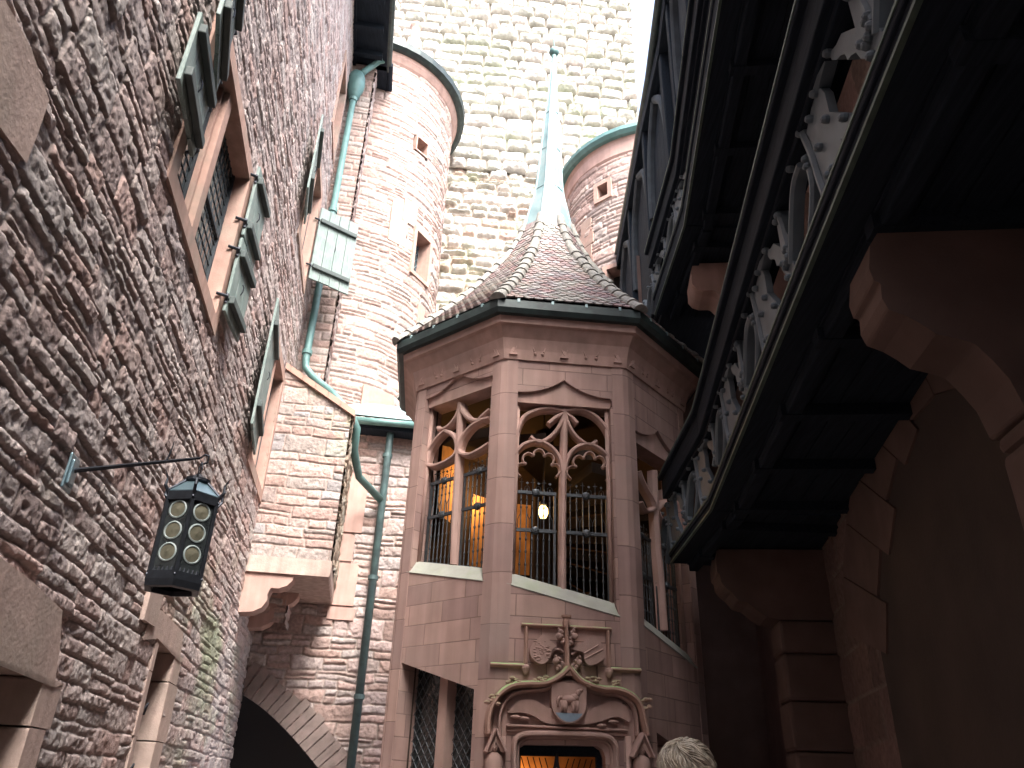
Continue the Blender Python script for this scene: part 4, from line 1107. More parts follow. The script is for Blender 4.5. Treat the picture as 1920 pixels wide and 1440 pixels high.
# canopies with small busts
for (x0, x1, yt, yb, hx, hy) in ((165, 358, 570, 800, 252, 770), (1622, 1835, 615, 855, 1725, 800)):
    m = MB(); A_ = Q(x0, yb, .14); B_ = Q(x1, yb, .14); T_ = Q((x0 + x1) / 2, yt, .14)
    m.ribbon(FF, [A_, T_], .045, .24, 0, .05); m.ribbon(FF, [T_, B_], .045, .24, 0, .05)
    m.prism(FF, [[A_, T_, B_, (B_[0] - .05, B_[1]), ((A_[0] + B_[0]) / 2, T_[1] - .14), (A_[0] + .05, A_[1])]], .18, .02)
    m.build('gabled_canopy', M['sand'], pt)
    H_ = Q(hx, hy, .14); m = MB(); hp = FF.P(H_[0], H_[1] + .01, .14)
    m.ball(hp, .042, 8, (.85, 1, 1.15)); m.ball(hp + FF.n * .04 - np.array([0, 0, .005]), .010, 5)
    for s_ in (-1, 1): m.ball(hp + FF.n * .036 + FF.t * .016 * s_ + np.array([0, 0, .010]), .007, 4)
    m.ball(hp + np.array([0, 0, .02]) - FF.n * .012, .046, 7)
    m.lathe(FF.P(H_[0], 0, .12), [(.0, H_[1] - .36), (.07, H_[1] - .33), (.10, H_[1] - .24), (.105, H_[1] - .12), (.08, H_[1] - .06), (.03, H_[1] - .03), (.028, H_[1])], 12)
    m.build('stone_bust', M['sand'], pt, smooth=True)
    m = MB(); m.lathe(FF.P(H_[0], 0, .1), [(.0, H_[1] - .55), (.08, H_[1] - .5), (.12, H_[1] - .38), (.12, H_[1] - .34)], 8); m.build('corbel', M['sand'], pt)
# door with glazing and iron scrolls
m = MB(); m.prism(FF, [[(DOOR[0], .02), (DOOR[0], 2.1), (DOOR[1], 2.1), (DOOR[1], .02)], [(DOOR[0] + .07, 1.2), (DOOR[0] + .07, 1.96), (DOOR[1] - .07, 1.98), (DOOR[1] - .07, 1.2)]], -.2, -.26); dr = m.build('door', M['timber'], pt, bevel=.01)
m = MB(); fr_ = FF; um = (DOOR[0] + DOOR[1]) / 2 - .02
m.ribbon(fr_, spline([(um - .12, 1.3), (um - .09, 1.62), (um - .02, 1.86), (um, 2.0)], 5), .035, -.18, -.22, .01)
m.ribbon(fr_, spline([(um, 2.0), (um + .02, 1.84), (um + .14, 1.66), (um + .30, 1.5), (um + .38, 1.3)], 5), .035, -.18, -.22, .01)
for s_ in (-1, 1):
    for i in range(5):
        uu = um + s_ * (.12 + .07 * i); m.tube([fr_.P(uu, 1.3, -.2), fr_.P(uu + s_ * .03, 1.6, -.2), fr_.P(uu - s_ * .03, 1.8, -.2), fr_.P(uu + s_ * .02, 1.95, -.2)], .006, 4)
m.build('iron_scrolls', M['iron'], dr)

m = MB(); m.box(FF, -.8, .8, .3, 2.6, -1.5, -1.55); m.build('entrance_glow_panel', M['orange'], pt)  # panel added behind the door, the warm glow put into its colour
# lit lamp hanging inside
lp = FF.px(1018, 960, -1.0); lpos = FF.P(lp[0], lp[1], -1.0)
li = thing('hanging_lamp', 'lit yellow lamp glowing behind the left light of the middle window grille', 'lamp', tuple(lpos))
m = MB(); m.lathe(lpos, [(.0, -.10), (.05, -.085), (.075, -.02), (.07, .05), (.04, .09), (.0, .1)], 14); m.build('lamp_glass', M['lamp'], li, smooth=True)
m = MB(); m.lathe(lpos, [(.02, .09), (.06, .1), (.05, .15), (.01, .19)], 10); m.tube([lpos + np.array([0, 0, .18]), lpos + np.array([0, 0, 1.6])], .008, 5); m.build('lamp_cap', M['iron'], li)
def plight(nm, p, e, col, r=.05):
    l = bpy.data.lights.new(nm, 'POINT'); l.energy = e; l.color = col; l.shadow_soft_size = r
    o = bpy.data.objects.new(nm, l); COL.objects.link(o); o.location = p; return o
plight('lamp_light', tuple(lpos + FF.n * .12), .35, (1, .62, .25), .06)
plight('stair_light', (TC[0] - 1.1, TC[1] + .9, 6.2), 8., (1, .5, .16), .1)
plight('door_light', (TC[0] - .3, TC[1] - .9, 1.7), 1.5, (1, .42, .12), .1)
# ================================================================ timber galleries on the right
GA_ = R(6.3)
GT = np.array([math.sin(GA_), math.cos(GA_), 0]); GN = np.array([-math.cos(GA_), math.sin(GA_), 0])
G1 = Fr(-GN * 1.3325, GT, GN)                    # front of the galleries, near length
UB = 8.35
_b = G1.P(UB, 0)
G2 = Fr(_b, (0.0, 1.0), (-1., 0.))               # the far length turns a little

def gallery(name, label, z0, parts_z, detail, ends=(-1.5, 10.35 - _b[1]), boarded=False):
    """parts_z: beam top, parapet top, rail top"""
    zb, zp, zr = parts_z
    g = thing(name, label, 'gallery', tuple(G1.P(4, z0)), 'timber galleries along the right building')
    S = MB(); B = MB(); T = MB(); Rl = MB()
    for fr, a, b in ((G1, ends[0], UB), (G2, 0, ends[1])):
        W_ = 3.6
        n = int(W_ / .22)
        for i in range(n): S.box(fr, a, b, z0 + .03, z0 + .06, -.22 - i * .22, -.22 - (i + 1) * .22 + .012)
        S.box(fr, a, b, z0 + .07, z0 + .1, -.1, -W_)
        for u in np.arange(a + .3, b, 1.15): S.box(fr, u, u + .12, z0 - .07, z0 + .03, -.2, -W_)
        B.box(fr, a, b, z0 + .04, zb - .03, 0, -.22); B.box(fr, a, b, z0 - .06, z0 + .09, -.24, -.36)
        B.box(fr, a, b, zb - .06, zb, .02, -.2)
        Rl.box(fr, a, b, zp, zr - .05, .06, -.2); Rl.box(fr, a, b, zr - .05, zr, .11, -.24); Rl.box(fr, a, b, zp - .04, zp + .06, .0, -.12)
        for (zz, dd) in ((z0 + .05, .012), (zb + .004, .026), (zr + .004, .116)):
            T.box(fr, a, b, zz - .014, zz + .008, dd, dd - .03)
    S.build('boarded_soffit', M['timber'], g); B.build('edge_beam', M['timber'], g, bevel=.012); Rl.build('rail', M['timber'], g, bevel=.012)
    T.build('edge_trim', M['trimgreen'], g)
    if boarded:
        m = MB()
        for i in range(int((UB - ends[0]) / .22)): m.box(G1, ends[0] + i * .22 + .004, ends[0] + (i + 1) * .22 - .004, zb, zp, -.05, -.08)
        m.build('parapet_boards', M['timber'], g)
    # openwork parapet: one module, traced once, repeated along the rail
    L0 = 1.76; k = 0
    T_ = lambda x, y: G1.px(1181 + x / 2.563, y / 2.563, -.03)
    def cl(p, du): return (p[0] + du, max(zb - .015, min(zp + .02, (p[1] - 4.58) * (zp - zb) / .76 + zb)))
    KN = [(950, 235), (965, 264), (988, 262), (1005, 240), (1025, 232), (1040, 260), (1058, 236), (1078, 222), (1100, 250), (1150, 252), (1188, 180), (1205, 120), (1172, 85), (1185, -40), (1035, -40), (1075, 105), (1010, 135), (985, 190)]
    SPL = [(880, 415), (905, 400), (925, 420), (948, 512), (1100, 515), (1068, 600), (1000, 640), (1040, 660), (990, 790), (935, 945), (835, 640), (850, 560)]
    BARS = [([(818, 600), (870, 720), (905, 830), (950, 960)], .06), ([(812, 770), (786, 860), (776, 1000), (772, 1240)], .055), ([(840, 730), (872, 840), (872, 980), (862, 1220)], .05), ([(700, 990), (730, 1060), (765, 1190)], .045), ([(930, 260), (912, 330), (890, 410)], .05)]
    BOLT = [(1140, 75), (1115, 182), (955, 232), (1165, 235), (890, 428), (868, 548), (945, 545), (1030, 532), (912, 680), (982, 775), (960, 810), (822, 620)]
    BOLT2 = [(775, 790), (850, 740), (858, 775), (715, 1015), (708, 1045), (757, 1165), (765, 1205), (760, 1235), (755, 1260)]
    for kk in range(-3, 5):
        du = kk * L0; u_c = 3.3 + du
        far = u_c > UB - .9
        fr, off = (G2, UB) if far else (G1, 0.)
        if boarded and not far: continue
        if far and u_c - UB > ends[1] + .6: continue
        dz = .0
        def W(pts, du=du, off=off): return [cl(T_(*p), du - off) for p in pts]
        def bolts(mm, L_):
            for p in L_:
                uu, zz = W([p])[0]; mm.lathe(fr.P(uu, zz, -.03), [(.024, -.01), (.026, .018), (.018, .036), (0, .042)], 8, ax=fr.n, X=fr.t)
        p = MB(); p.prism(fr, [W(KN)], -.03, -.09); bolts(p, BOLT[:4]); p.build('knee_plate', M['timberlt'], g)
        p = MB(); p.prism(fr, [W(SPL)], -.035, -.085); bolts(p, BOLT[4:]); p.build('splayed_plate', M['timberlt'], g)
        for n_, (pts, w_) in enumerate(BARS):
            p = MB(); p.ribbon(fr, spline(W(pts), 4), w_, -.01, -.10, .02)
            if n_ == 1: bolts(p, BOLT2)
            p.build('strut', M['timberlt'], g)
    return g
ga = gallery('timber_gallery', 'lower dark timber gallery with grey bolted openwork parapet above the stone corbels', 4.35, (4.53, 5.30, 5.62), True)
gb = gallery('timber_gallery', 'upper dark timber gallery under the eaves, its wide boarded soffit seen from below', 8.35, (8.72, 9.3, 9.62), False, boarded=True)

# right building: walls, piers, upper storey and eaves
rb = thing('courtyard_building', 'shaded stone building with arches under the timber galleries along the right', 'building', (4.2, 6, 0))
ra = math.atan2(.87, 4.75)
RW = Fr((3.05 - .183 * 4.56, 0, 0), (math.sin(ra), math.cos(ra)), (-math.cos(ra), math.sin(ra)))
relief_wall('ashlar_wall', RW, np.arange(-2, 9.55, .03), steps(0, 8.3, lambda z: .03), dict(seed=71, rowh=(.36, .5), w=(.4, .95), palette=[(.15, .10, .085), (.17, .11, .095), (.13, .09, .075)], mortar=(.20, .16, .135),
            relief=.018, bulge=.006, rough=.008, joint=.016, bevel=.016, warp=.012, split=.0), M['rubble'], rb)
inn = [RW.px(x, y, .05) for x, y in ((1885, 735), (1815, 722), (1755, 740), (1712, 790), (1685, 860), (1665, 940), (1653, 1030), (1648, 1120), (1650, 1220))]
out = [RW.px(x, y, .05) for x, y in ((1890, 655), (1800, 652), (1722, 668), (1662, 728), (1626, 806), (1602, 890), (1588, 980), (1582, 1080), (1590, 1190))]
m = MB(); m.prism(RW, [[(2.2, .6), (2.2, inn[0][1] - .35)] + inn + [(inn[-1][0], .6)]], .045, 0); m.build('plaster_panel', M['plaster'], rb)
for i in range(len(inn) - 1):
    a, b, c, d = [np.array(q) for q in (inn[i], inn[i + 1], out[i + 1], out[i])]
    if i % 2 and i > 1: a = a + (a - d) * .22; b = b + (b - c) * .22
    cen = (a + b + c + d) / 4; q = [tuple(cen + (v - cen) * .975) for v in (a, b, c, d)]
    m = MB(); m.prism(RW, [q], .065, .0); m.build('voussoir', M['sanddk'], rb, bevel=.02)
def bracket(u_off, prof, back, yv, thick, mt='sanddk', pier=None, name='stone_corbel'):
    fr = Fr(GT * yv, -GN, -GT)
    m = MB(); m.prism(fr, [prof + [(back, prof[-1][1]), (back, prof[0][1])]], 0, -thick)
    o = m.build(name, M[mt], rb, bevel=.035)
    if pier:
        z = 0; p = MB()
        while z < prof[-1][1] - .01:
            h = min(.52, prof[-1][1] - z); p.box(fr, pier, back, z + .004, z + h - .004, -.01, -thick + .01); z += h
        p.build('stone_pier', M[mt], rb, bevel=.04)
    return o
def cx_(pts, yv): return [(x * math.cos(GA_) - yv * math.sin(GA_) - 0.0, z) for x, z in pts]
p1 = cx_([(1.88, 4.35), (1.78, 4.2), (1.75, 4.05), (1.76, 3.97), (1.79, 3.96), (1.78, 3.86), (1.80, 3.79), (1.88, 3.75), (1.94, 3.70), (2.0, 3.64), (2.1, 3.61), (2.17, 3.58), (2.23, 3.48), (2.28, 3.38), (2.31, 3.22)], 3.27)
p1 = [(x + .10, z) for x, z in p1]
bracket(0, p1, 2.75, 3.45, .36, pier=p1[-1][0] + .01)
p2 = cx_([(2.64, 4.35), (2.61, 4.2), (2.61, 4.06), (2.64, 4.04), (2.65, 3.94), (2.69, 3.88), (2.76, 3.82), (2.84, 3.72), (2.95, 3.69), (3.05, 3.60), (3.15, 3.53), (3.27, 3.50)], 9.45)
bracket(0, p2, 3.1, 9.7, .55, pier=p2[-1][0] + .01)
p3 = cx_([(2.52, 8.33), (2.48, 8.2), (2.48, 7.98), (2.53, 7.9), (2.62, 7.86), (2.78, 7.86), (2.82, 7.80), (2.9, 7.70), (3.02, 7.66), (3.15, 7.62)], 8.9)
bracket(0, p3, 3.4, 9.12, .5, 'sand')
m = MB(); fr = Fr(GT * 6.0, -GN, -GT); m.prism(fr, [[(2.15, 8.3), (2.05, 7.9), (2.15, 7.3), (2.7, 7.2), (2.7, 8.3)]], 0, -.5); m.build('stone_corbel', M['sand'], rb, bevel=.04)
m = MB(); m.cube((4.9, 7, 9.45), 4.4, 20, .1); m.cube((4.9, -3.2, 7), 7.2, .3, 14.); m.build('added_floor_and_end_wall', M['timber'], rb)  # floor and end wall added to keep the sun out of the passage
m = MB(); m.add([(2.6, 13.5, 0), (6.5, 13.5, 0), (6.5, 13.5, 12), (2.6, 13.5, 12)], [(0, 1, 2, 3)]); m.add([(3.9, 9.6, 0), (6.5, 9.6, 0), (6.5, 9.6, 9), (3.9, 9.6, 9)], [(0, 1, 2, 3)])
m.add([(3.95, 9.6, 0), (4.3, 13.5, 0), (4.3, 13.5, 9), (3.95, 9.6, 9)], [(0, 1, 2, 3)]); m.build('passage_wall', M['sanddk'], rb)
# upper storey timber front between parapet and eaves
UP1 = G1; US = MB()
poly = [(1.18, -3.), (1.32 + .1, 1.2), (1.99, 6.2), (2.42, 8.6), (2.50, 9.6), (2.50, 11.5), (2.62, 16.2)]
eav = [(1.35, -3.), (1.78, 1.2), (2.22, 6.2), (2.42, 8.8), (2.53, 10.5), (2.60, 12.7), (2.70, 17.0)]
for (a, b) in zip(poly[:-1], poly[1:]):
    a = np.array([a[0], a[1], 0.]); b = np.array([b[0], b[1], 0.]); t = (b - a) / np.linalg.norm(b - a); fr = Fr(a, t, (-t[1], t[0])); L_ = np.linalg.norm(b - a)
    n = max(1, int(L_ / .24)); w_ = L_ / n
    for i in range(n): US.box(fr, i * w_ + .004, (i + 1) * w_ - .004, 9.5, 13.95, -.12, -.15)
    US.box(fr, 0, L_, 9.5, 13.95, -.17, -.3)
US.build('boarded_front', M['timber'], rb)
for (a, b) in zip(poly[:-1], poly[1:]):
    a = np.array([a[0], a[1], 0.]); b = np.array([b[0], b[1], 0.]); t = (b - a) / np.linalg.norm(b - a); fr = Fr(a, t, (-t[1], t[0])); L_ = np.linalg.norm(b - a)
    n = max(1, int(round(L_ / 2.3))); w_ = L_ / n
    for i in range(n):
        u = i * w_; m = MB(); m.box(fr, u, u + .2, 9.6, 13.9, .02, -.14); m.build('post', M['timber'], rb, bevel=.02)
        for s_, uu in ((1, u + .2), (-1, u + w_)):
            br = spline([(uu, 11.3), (uu + s_ * .08, 12.2), (uu + s_ * .35, 13.0), (uu + s_ * (w_ - .2) * .48, 13.55)], 5)
            if w_ > 1.2:
                m = MB(); m.ribbon(fr, br, .16, .0, -.12, .04); m.build('arch_brace', M['timbermid'], rb)
    PB = MB(); PB.box(fr, 0, L_, 9.6, 9.78, .06, -.12); PB.build('sill_plate', M['timber'], rb, bevel=.015)
    PB = MB(); PB.box(fr, 0, L_, 13.6, 13.9, .05, -.12); PB.build('wall_plate', M['timber'], rb, bevel=.015)
EV = MB(); V = []; F = []
for (x, y) in eav: V += [(x, y, 13.95), (x + 1.5, y, 13.95), (x + 1.5, y, 14.1), (x, y, 14.1)]
for i in range(len(eav) - 1):
    for k in range(4): F.append((i * 4 + k, i * 4 + (k + 1) % 4, i * 4 + 4 + (k + 1) % 4, i * 4 + 4 + k))
EV.add(V, F); EV.build('eaves', M['timber'], rb)
m = MB(); m.tube([(x - .06, y, 14.05) for x, y in eav], .09, 10); m.build('gutter', M['copperdk'], rb, smooth=True)
m = MB(); m.tube([(2.47, 16.2, 14.0), (2.5, 16.6, 13.6), (2.55, 16.9, 13.2)], .07, 8); m.build('gutter_spout', M['copper'], rb)
m = MB(); V = []; F = []
for (x, y) in eav: V += [(x, y, 14.1), (x + 5, y, 19.5)]
for i in range(len(eav) - 1): F.append((2 * i, 2 * i + 2, 2 * i + 3, 2 * i + 1))
m.add(V, F); m.build('roof_slope', M['ridge'], rb)

# ================================================================ wall bracket and lantern
bk = thing('wall_bracket', 'thin dark iron arm with square wall plate and hook holding the lantern', 'bracket', tuple(LW.P(5.69, 3.48)))
hk = LW.P(5.72, 3.70, .93); b0 = LW.P(5.69, 3.5, .1)
m = MB(); m.cube(LW.P(5.69, 3.48, .09), .17, .02, .26, LW.t, LW.n); m.cube(LW.P(5.69, 3.48, .105), .11, .02, .18, LW.t, LW.n); m.build('wall_plate', M['ironblue'], bk, bevel=.008)
m = MB(); m.tube([b0, b0 + (hk - b0) * .5, hk], [.019, .015, .011], 4); m.tube([hk, hk + LW.n * .03 + np.array([0, 0, .03]), hk + LW.n * .06 + np.array([0, 0, .02]), hk + LW.n * .06 - np.array([0, 0, .03]), hk + LW.n * .02 - np.array([0, 0, .05])], .008, 6)
m.tube([b0 + (hk - b0) * .72, b0 + (hk - b0) * .74 + np.array([0, 0, .06]), b0 + (hk - b0) * .75 + np.array([0, 0, .16])], [.008, .007, .002], 5)
m.tube([b0 + (hk - b0) * .5, b0 + (hk - b0) * .5 + np.array([0, 0, .035])], [.005, .002], 4)
m.build('arm', M['iron'], bk)
lc = np.array([hk[0], hk[1], 0]) + LW.n * .02
ln = thing('hanging_lantern', 'six-sided black iron lantern glazed with round bottle glass hanging from the left wall arm', 'lantern', (lc[0], lc[1], 2.8))
m = MB(); q = lc
m.tube([q + np.array([0, 0, 3.67]), q + np.array([.012, 0, 3.62]), q + np.array([0, 0, 3.57]), q + np.array([-.012, 0, 3.62]), q + np.array([0, 0, 3.67])], .006, 6)
m.build('ring', M['iron'], ln)
Z0, Z1 = 2.76, 3.37; RL = .185
x0 = np.array([math.cos(R(-9)), math.sin(R(-9)), 0]); y0 = np.array([-math.sin(R(-9)), math.cos(R(-9)), 0])
m = MB(); m.lathe(q, [(RL + .005, Z1 - .0), (RL + .012, Z1 + .02), (.075, Z1 + .13), (.0, Z1 + .14)], 6, X=x0, Y=y0); m.build('roof', M['ironblue'], ln)
m = MB(); m.lathe(q, [(.055, Z1 + .11), (.095, Z1 + .135), (.095, Z1 + .155), (.05, Z1 + .175), (.02, Z1 + .20), (0, Z1 + .205)], 12); m.build('roof_cap', M['iron'], ln)
m = MB()
m.lathe(q, [(RL + .012, Z1 - .055), (RL + .018, Z1 - .05), (RL + .018, Z1 + .012), (RL + .0, Z1 + .018)], 6, X=x0, Y=y0)
m.lathe(q, [(RL + .0, Z0 + .06), (RL + .022, Z0 + .055), (RL + .024, Z0 + .0), (RL + .016, Z0 - .045), (RL - .03, Z0 - .05), (RL - .04, Z0 - .02)], 6, X=x0, Y=y0)
for k in range(6):
    a = R(60 * k); c = q + (x0 * math.cos(a) + y0 * math.sin(a)) * (RL + .004); e = (x0 * math.cos(a) + y0 * math.sin(a))
    m.tube([c + np.array([0, 0, Z0]), c + np.array([0, 0, Z1])], .017, 4)
    for zz in (Z1 - .03, Z0 + .03): m.ball(c + e * .014 + np.array([0, 0, zz]), .011, 4)
m.build('frame', M['iron'], ln)
for k in range(6):
    a = R(60 * k); e = (x0 * math.cos(a) + y0 * math.sin(a)); c = q + e * (RL + .01)
    h = MB(); h.tube([c + np.array([0, 0, Z1]), c + e * .035 + np.array([0, 0, Z1 + .05]), c + e * .03 + np.array([0, 0, Z1 + .10]), c + e * .055 + np.array([0, 0, Z1 + .15])], [.012, .011, .008, .002], 6); h.build('horn', M['iron'], ln)
    r_ = MB(); r_.tube([q + e * (RL + .012) + np.array([0, 0, Z1 + .025]), q + e * .08 + np.array([0, 0, Z1 + .135])], .009, 4); r_.build('roof_rib', M['iron'], ln)
for k in range(6):
    a = R(60 * k + 30); n_ = x0 * math.cos(a) + y0 * math.sin(a); t_ = np.cross(np.array([0, 0, 1.]), n_); ap = RL * math.cos(R(30))
    fr = Fr(q + n_ * (ap - .004), t_, n_)
    m = MB(); m.prism(fr, [[(-RL / 2 + .01, Z0 + .04), (RL / 2 - .01, Z0 + .04), (RL / 2 - .01, Z1 - .03), (-RL / 2 + .01, Z1 - .03)]], 0, -.004); gp = m.build('glass_panel', M['lanternglass'], ln)
    m = MB(); d = MB()
    for i in range(4):
        zz = Z1 - .12 - i * .152; r1 = .064
        if zz - r1 < Z0: break
        m.lathe(fr.P(0, zz, 0), [(r1, -.001), (r1 + .003, .005), (r1 - .006, .009), (r1 - .010, .003)], 20, ax=n_, X=t_)
        m.lathe(fr.P(0, zz, 0), [(.018, .001), (.020, .005), (.014, .007)], 12, ax=n_, X=t_)
        d.lathe(fr.P(0, zz, 0), [(r1 - .008, .0015), (.03, .004), (.012, .008), (0, .010)], 20, ax=n_, X=t_)
    m.build('glass_rims', M['bullrim'], gp); d.build('bottle_glass', M['bull'], gp, smooth=True)
    m = MB()
    for i in range(5): m.tube([fr.P(-RL / 2 + .03 + i * (RL - .06) / 4, Z0 + .055, .008), fr.P(-RL / 2 + .03 + i * (RL - .06) / 4, Z0 + .085, .008)], [.014, .003], 5)
    m.build('cresting', M['iron'], gp)

# ================================================================ person at the foot of the stair tower
hd = ray(1284, 1385); dist = 3.2; t0 = dist / hd[1]; HX = hd[0] * t0; HY = dist; HT = 1.55 + hd[2] * t0
pe = thing('person', 'person with short tousled blond hair seen from behind before the stair tower', 'person', (HX, HY, 0))
H = HT + .0
def skin(name, nodes, edges, mtl, parent, sub=2):
    me = bpy.data.meshes.new(name); me.from_pydata([tuple(np.array(p[:3]) - org(parent)) for p in nodes], [], []) if False else me.from_pydata([tuple(np.array(p[:3]) - org(parent)) for p in nodes], edges, [])
    o = bpy.data.objects.new(name, me); COL.objects.link(o); o.parent = parent; ORG[o.name] = org(parent)
    s = o.modifiers.new('skin', 'SKIN'); s.use_smooth_shade = True
    sv = me.skin_vertices[0].data if me.skin_vertices else None
    if sv is None:
        me.attributes; 
    for i, p in enumerate(nodes):
        r = p[3]; r = r if isinstance(r, tuple) else (r, r)
        me.skin_vertices[0].data[i].radius = r
    me.skin_vertices[0].data[0].use_root = True
    d = o.modifiers.new('sub', 'SUBSURF'); d.levels = sub; d.render_levels = sub
    me.materials.append(mtl); return o
M['skin'] = mat('skin', (.55, .33, .25), .55, noise=.06, nscale=8.)
M['hair'] = mat('blond_hair', (.43, .37, .29), .38, noise=.35, nscale=40., stretch=(1, 1, .3), spec=.6)
M['coat'] = mat('dark_blue_jacket', (.05, .07, .12), .8, noise=.1)
M['trouser'] = mat('grey_trousers', (.09, .09, .10), .85, noise=.1)
M['shoe'] = mat('dark_shoes', (.03, .03, .03), .6)
def pp_(x, z, y=0.): return (HX + x, HY + y, z)
S_ = H / 1.75
bd = [(*pp_(0, .95 * S_), (.15, .11)), (*pp_(0, 1.12 * S_), (.13, .10)), (*pp_(0, 1.30 * S_), (.16, .11)), (*pp_(0, 1.43 * S_), (.12, .085)), (*pp_(0, 1.50 * S_), .055), (*pp_(0, 1.56 * S_, .01), .055), (*pp_(0, 1.63 * S_, .02), (.072, .085)), (*pp_(0, 1.69 * S_, .01), (.066, .075)),
      (*pp_(-.17, 1.41 * S_), .06), (*pp_(-.22, 1.15 * S_, -.02), .045), (*pp_(-.23, .90 * S_, .05), .032), (*pp_(-.23, .84 * S_, .07), (.018, .035)), (*pp_(-.23, .78 * S_, .08), (.016, .038)),
      (*pp_(.17, 1.41 * S_), .06), (*pp_(.22, 1.15 * S_, -.02), .045), (*pp_(.23, .90 * S_, .05), .032), (*pp_(.23, .84 * S_, .07), (.018, .035)), (*pp_(.23, .78 * S_, .08), (.016, .038)),
      (*pp_(-.09, .88 * S_), .085), (*pp_(-.10, .50 * S_, .01), .055), (*pp_(-.10, .10 * S_, -.01), .038), (*pp_(-.10, .045 * S_, .10), (.035, .03)),
      (*pp_(.09, .88 * S_), .085), (*pp_(.10, .50 * S_, .01), .055), (*pp_(.10, .10 * S_, -.01), .038), (*pp_(.10, .045 * S_, .10), (.035, .03))]
ed = [(0, 1), (1, 2), (2, 3), (3, 4), (4, 5), (5, 6), (6, 7), (3, 8), (8, 9), (9, 10), (10, 11), (11, 12), (3, 13), (13, 14), (14, 15), (15, 16), (16, 17), (0, 18), (18, 19), (19, 20), (20, 21), (0, 22), (22, 23), (23, 24), (24, 25)]
# fingers and thumbs as chains rooted in the palms
for s_, root in ((-1, 12), (1, 17)):
    for i in range(4):
        yo = .045 + .022 * i; L_ = (.07, .08, .075, .06)[i]; n0 = len(bd)
        bd += [(*pp_(s_ * .23, .755 * S_, yo), .010), (*pp_(s_ * .225, (.755 - L_ * .55) * S_, yo), .009), (*pp_(s_ * .21, (.755 - L_) * S_, yo + .004), .008)]
        ed += [(root, n0), (n0, n0 + 1), (n0 + 1, n0 + 2)]
    n0 = len(bd); bd += [(*pp_(s_ * .22, .81 * S_, .12), .012), (*pp_(s_ * .215, .775 * S_, .135), .010)]; ed += [(root - 1, n0), (n0, n0 + 1)]
body = skin('body', bd, ed, M['skin'], pe)
# face, on the far side of the head (turned to the doorway)
hc = np.array(pp_(0, 1.635 * S_, .02))
f = MB(); f.ball(hc + np.array([0, .088, -.01]), .014, 6, (.8, 1.2, 1.5)); f.build('nose', M['skin'], body, smooth=True)
for s_ in (-1, 1):
    f = MB(); f.ball(hc + np.array([s_ * .032, .078, .015]), .012, 6); f.build('eye', mat('eye_white', (.8, .8, .8), .3) if s_ < 0 else bpy.data.materials['eye_white'], body, smooth=True)
    f = MB(); f.ball(hc + np.array([s_ * .080, .0, -.01]), .03, 7, (.35, .7, 1.1)); f.build('ear', M['skin'], body, smooth=True)
f = MB(); f.ball(hc + np.array([0, .080, -.045]), .022, 6, (1.1, .4, .28)); f.build('mouth', mat('lips', (.42, .17, .15), .5), body, smooth=True)
# jacket: skinned shell a little larger than the body
jk = [(*pp_(0, .90 * S_), (.185, .14)), (*pp_(0, 1.12 * S_), (.165, .125)), (*pp_(0, 1.30 * S_), (.185, .13)), (*pp_(0, 1.425 * S_), (.14, .10)), (*pp_(0, 1.475 * S_), .075),
      (*pp_(-.18, 1.405 * S_), .078), (*pp_(-.235, 1.15 * S_, -.02), .06), (*pp_(-.24, .92 * S_, .045), .048), (*pp_(.18, 1.405 * S_), .078), (*pp_(.235, 1.15 * S_, -.02), .06), (*pp_(.24, .92 * S_, .045), .048)]
skin('jacket', jk, [(0, 1), (1, 2), (2, 3), (3, 4), (3, 5), (5, 6), (6, 7), (3, 8), (8, 9), (9, 10)], M['coat'], pe)
tr_ = [(*pp_(0, .93 * S_), (.155, .125)), (*pp_(-.09, .84 * S_), .10), (*pp_(-.10, .50 * S_, .01), .075), (*pp_(-.10, .09 * S_, -.01), .06), (*pp_(.09, .84 * S_), .10), (*pp_(.10, .50 * S_, .01), .075), (*pp_(.10, .09 * S_, -.01), .06)]
skin('trousers', tr_, [(0, 1), (1, 2), (2, 3), (0, 4), (4, 5), (5, 6)], M['trouser'], pe)
for s_ in (-1, 1):
    m = MB(); m.ball(pp_(s_ * .10, .045, .06), .085, 8, (.6, 1.6, .52)); m.build('shoe', M['shoe'], pe, smooth=True)
# hair: cap plus many locks swirling from the crown
hm = MB(); hcn = np.array([HX, HY + .0, H - .105])
hm.ball(hcn, .096, 12, (.98, 1.08, 1.02))
rg = random.Random(11); E3 = np.array([.097, .107, .100]); cr = np.array([-.25, -.35, .9]); cr /= np.linalg.norm(cr)
for i in range(1700):
    th = rg.uniform(0, 2 * math.pi); ph = math.acos(rg.uniform(-.45, 1))
    d0 = np.array([math.sin(ph) * math.cos(th), math.sin(ph) * math.sin(th), math.cos(ph)])
    L_ = rg.uniform(.05, .10); pts = []; lift = rg.uniform(0, .012)
    for k in range(6):
        pts.append(hcn + d0 * (E3 + lift * math.sin(math.pi * (k + .6) / 6.2)))
        aw_ = d0 - cr * (d0 @ cr) ; aw_ = aw_ - d0 * (aw_ @ d0); aw_ /= np.linalg.norm(aw_) + 1e-3
        sd_ = np.cross(d0, aw_); w_ = .55 + .9 * math.sin(5 * math.atan2(d0[1], d0[0]) + 7 * d0[2]) * .6
        fl = aw_ + sd_ * w_; fl /= np.linalg.norm(fl); d0 = d0 + fl * L_ / 6 / .1; d0 /= np.linalg.norm(d0)
    hm.tube(pts, [.0012, .0036, .0042, .0038, .0028, .0006], 4, False)
hm.build('hair', M['hair'], pe, smooth=True)
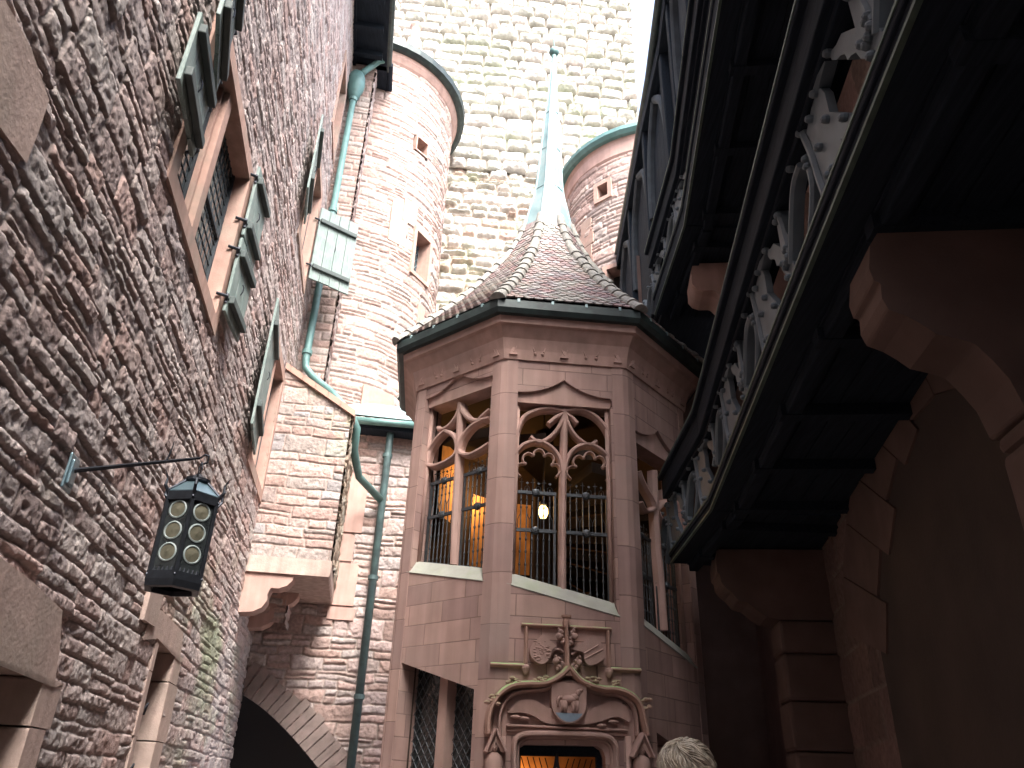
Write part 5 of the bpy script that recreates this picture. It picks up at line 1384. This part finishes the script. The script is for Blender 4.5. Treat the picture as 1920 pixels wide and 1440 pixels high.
# fourth side of the courtyard behind the viewer, unseen, sized to block light
m = MB(); RB = Fr((0, -5.5, 0), (1, 0), (0, 1)); m.prism(RB, [[(-6, 0), (7, 0), (7, 13.5), (-6, 13.5)]] + [[(u, z), (u + 1.1, z), (u + 1.1, z + 1.8), (u, z + 1.8)] for u in (-3.6, -.8, 2.2) for z in (1.2, 5.2, 9.2)], 0, -.5)
tag(m.build('unseen_rear_wall', M['ashlar']), kind='structure')
# ================================================================ camera, light, world
cam_d = bpy.data.cameras.new('camera'); cam = bpy.data.objects.new('camera', cam_d); COL.objects.link(cam)
Mx = Matrix(((CM[0][0], -CM[0][1], -CM[0][2]), (CM[1][0], -CM[1][1], -CM[1][2]), (CM[2][0], -CM[2][1], -CM[2][2])))
cam.matrix_world = Matrix.Translation(Vector(EYE)) @ Mx.to_4x4()
cam_d.sensor_width = 36; cam_d.lens = FPX / 1920 * 36; cam_d.clip_end = 500; cam_d.clip_start = .05
SC.camera = cam
w = bpy.data.worlds.new('World'); SC.world = w; w.use_nodes = True
nt = w.node_tree; bg = nt.nodes['Background']
sky = nt.nodes.new('ShaderNodeTexSky'); sky.sky_type = 'NISHITA'; sky.sun_disc = False
SUN_EL, SUN_AZ = 52., 155.
sky.sun_elevation = R(SUN_EL); sky.sun_rotation = R(SUN_AZ); sky.air_density = 1.; sky.dust_density = 5.; sky.ozone_density = 1.
hs = nt.nodes.new('ShaderNodeHueSaturation'); hs.inputs['Saturation'].default_value = .85
nt.links.new(sky.outputs[0], hs.inputs['Color']); nt.links.new(hs.outputs[0], bg.inputs['Color'])
bg.inputs['Strength'].default_value = .15
sl = bpy.data.lights.new('sun', 'SUN'); sl.energy = 1.1; sl.angle = R(26); sl.color = (1, .97, .93)
so = bpy.data.objects.new('sun', sl); COL.objects.link(so)
d = Vector((math.sin(R(SUN_AZ)) * math.cos(R(SUN_EL)), math.cos(R(SUN_AZ)) * math.cos(R(SUN_EL)), math.sin(R(SUN_EL))))
so.rotation_euler = d.to_track_quat('Z', 'Y').to_euler()
SC.view_settings.view_transform = 'Standard'; SC.view_settings.look = 'None'; SC.view_settings.gamma = 1.
SC.view_settings.exposure = 2.8
SC.render.engine = 'CYCLES'
SC.cycles.max_bounces = 6; SC.cycles.diffuse_bounces = 4
SC.render.resolution_x = 1024; SC.render.resolution_y = 768
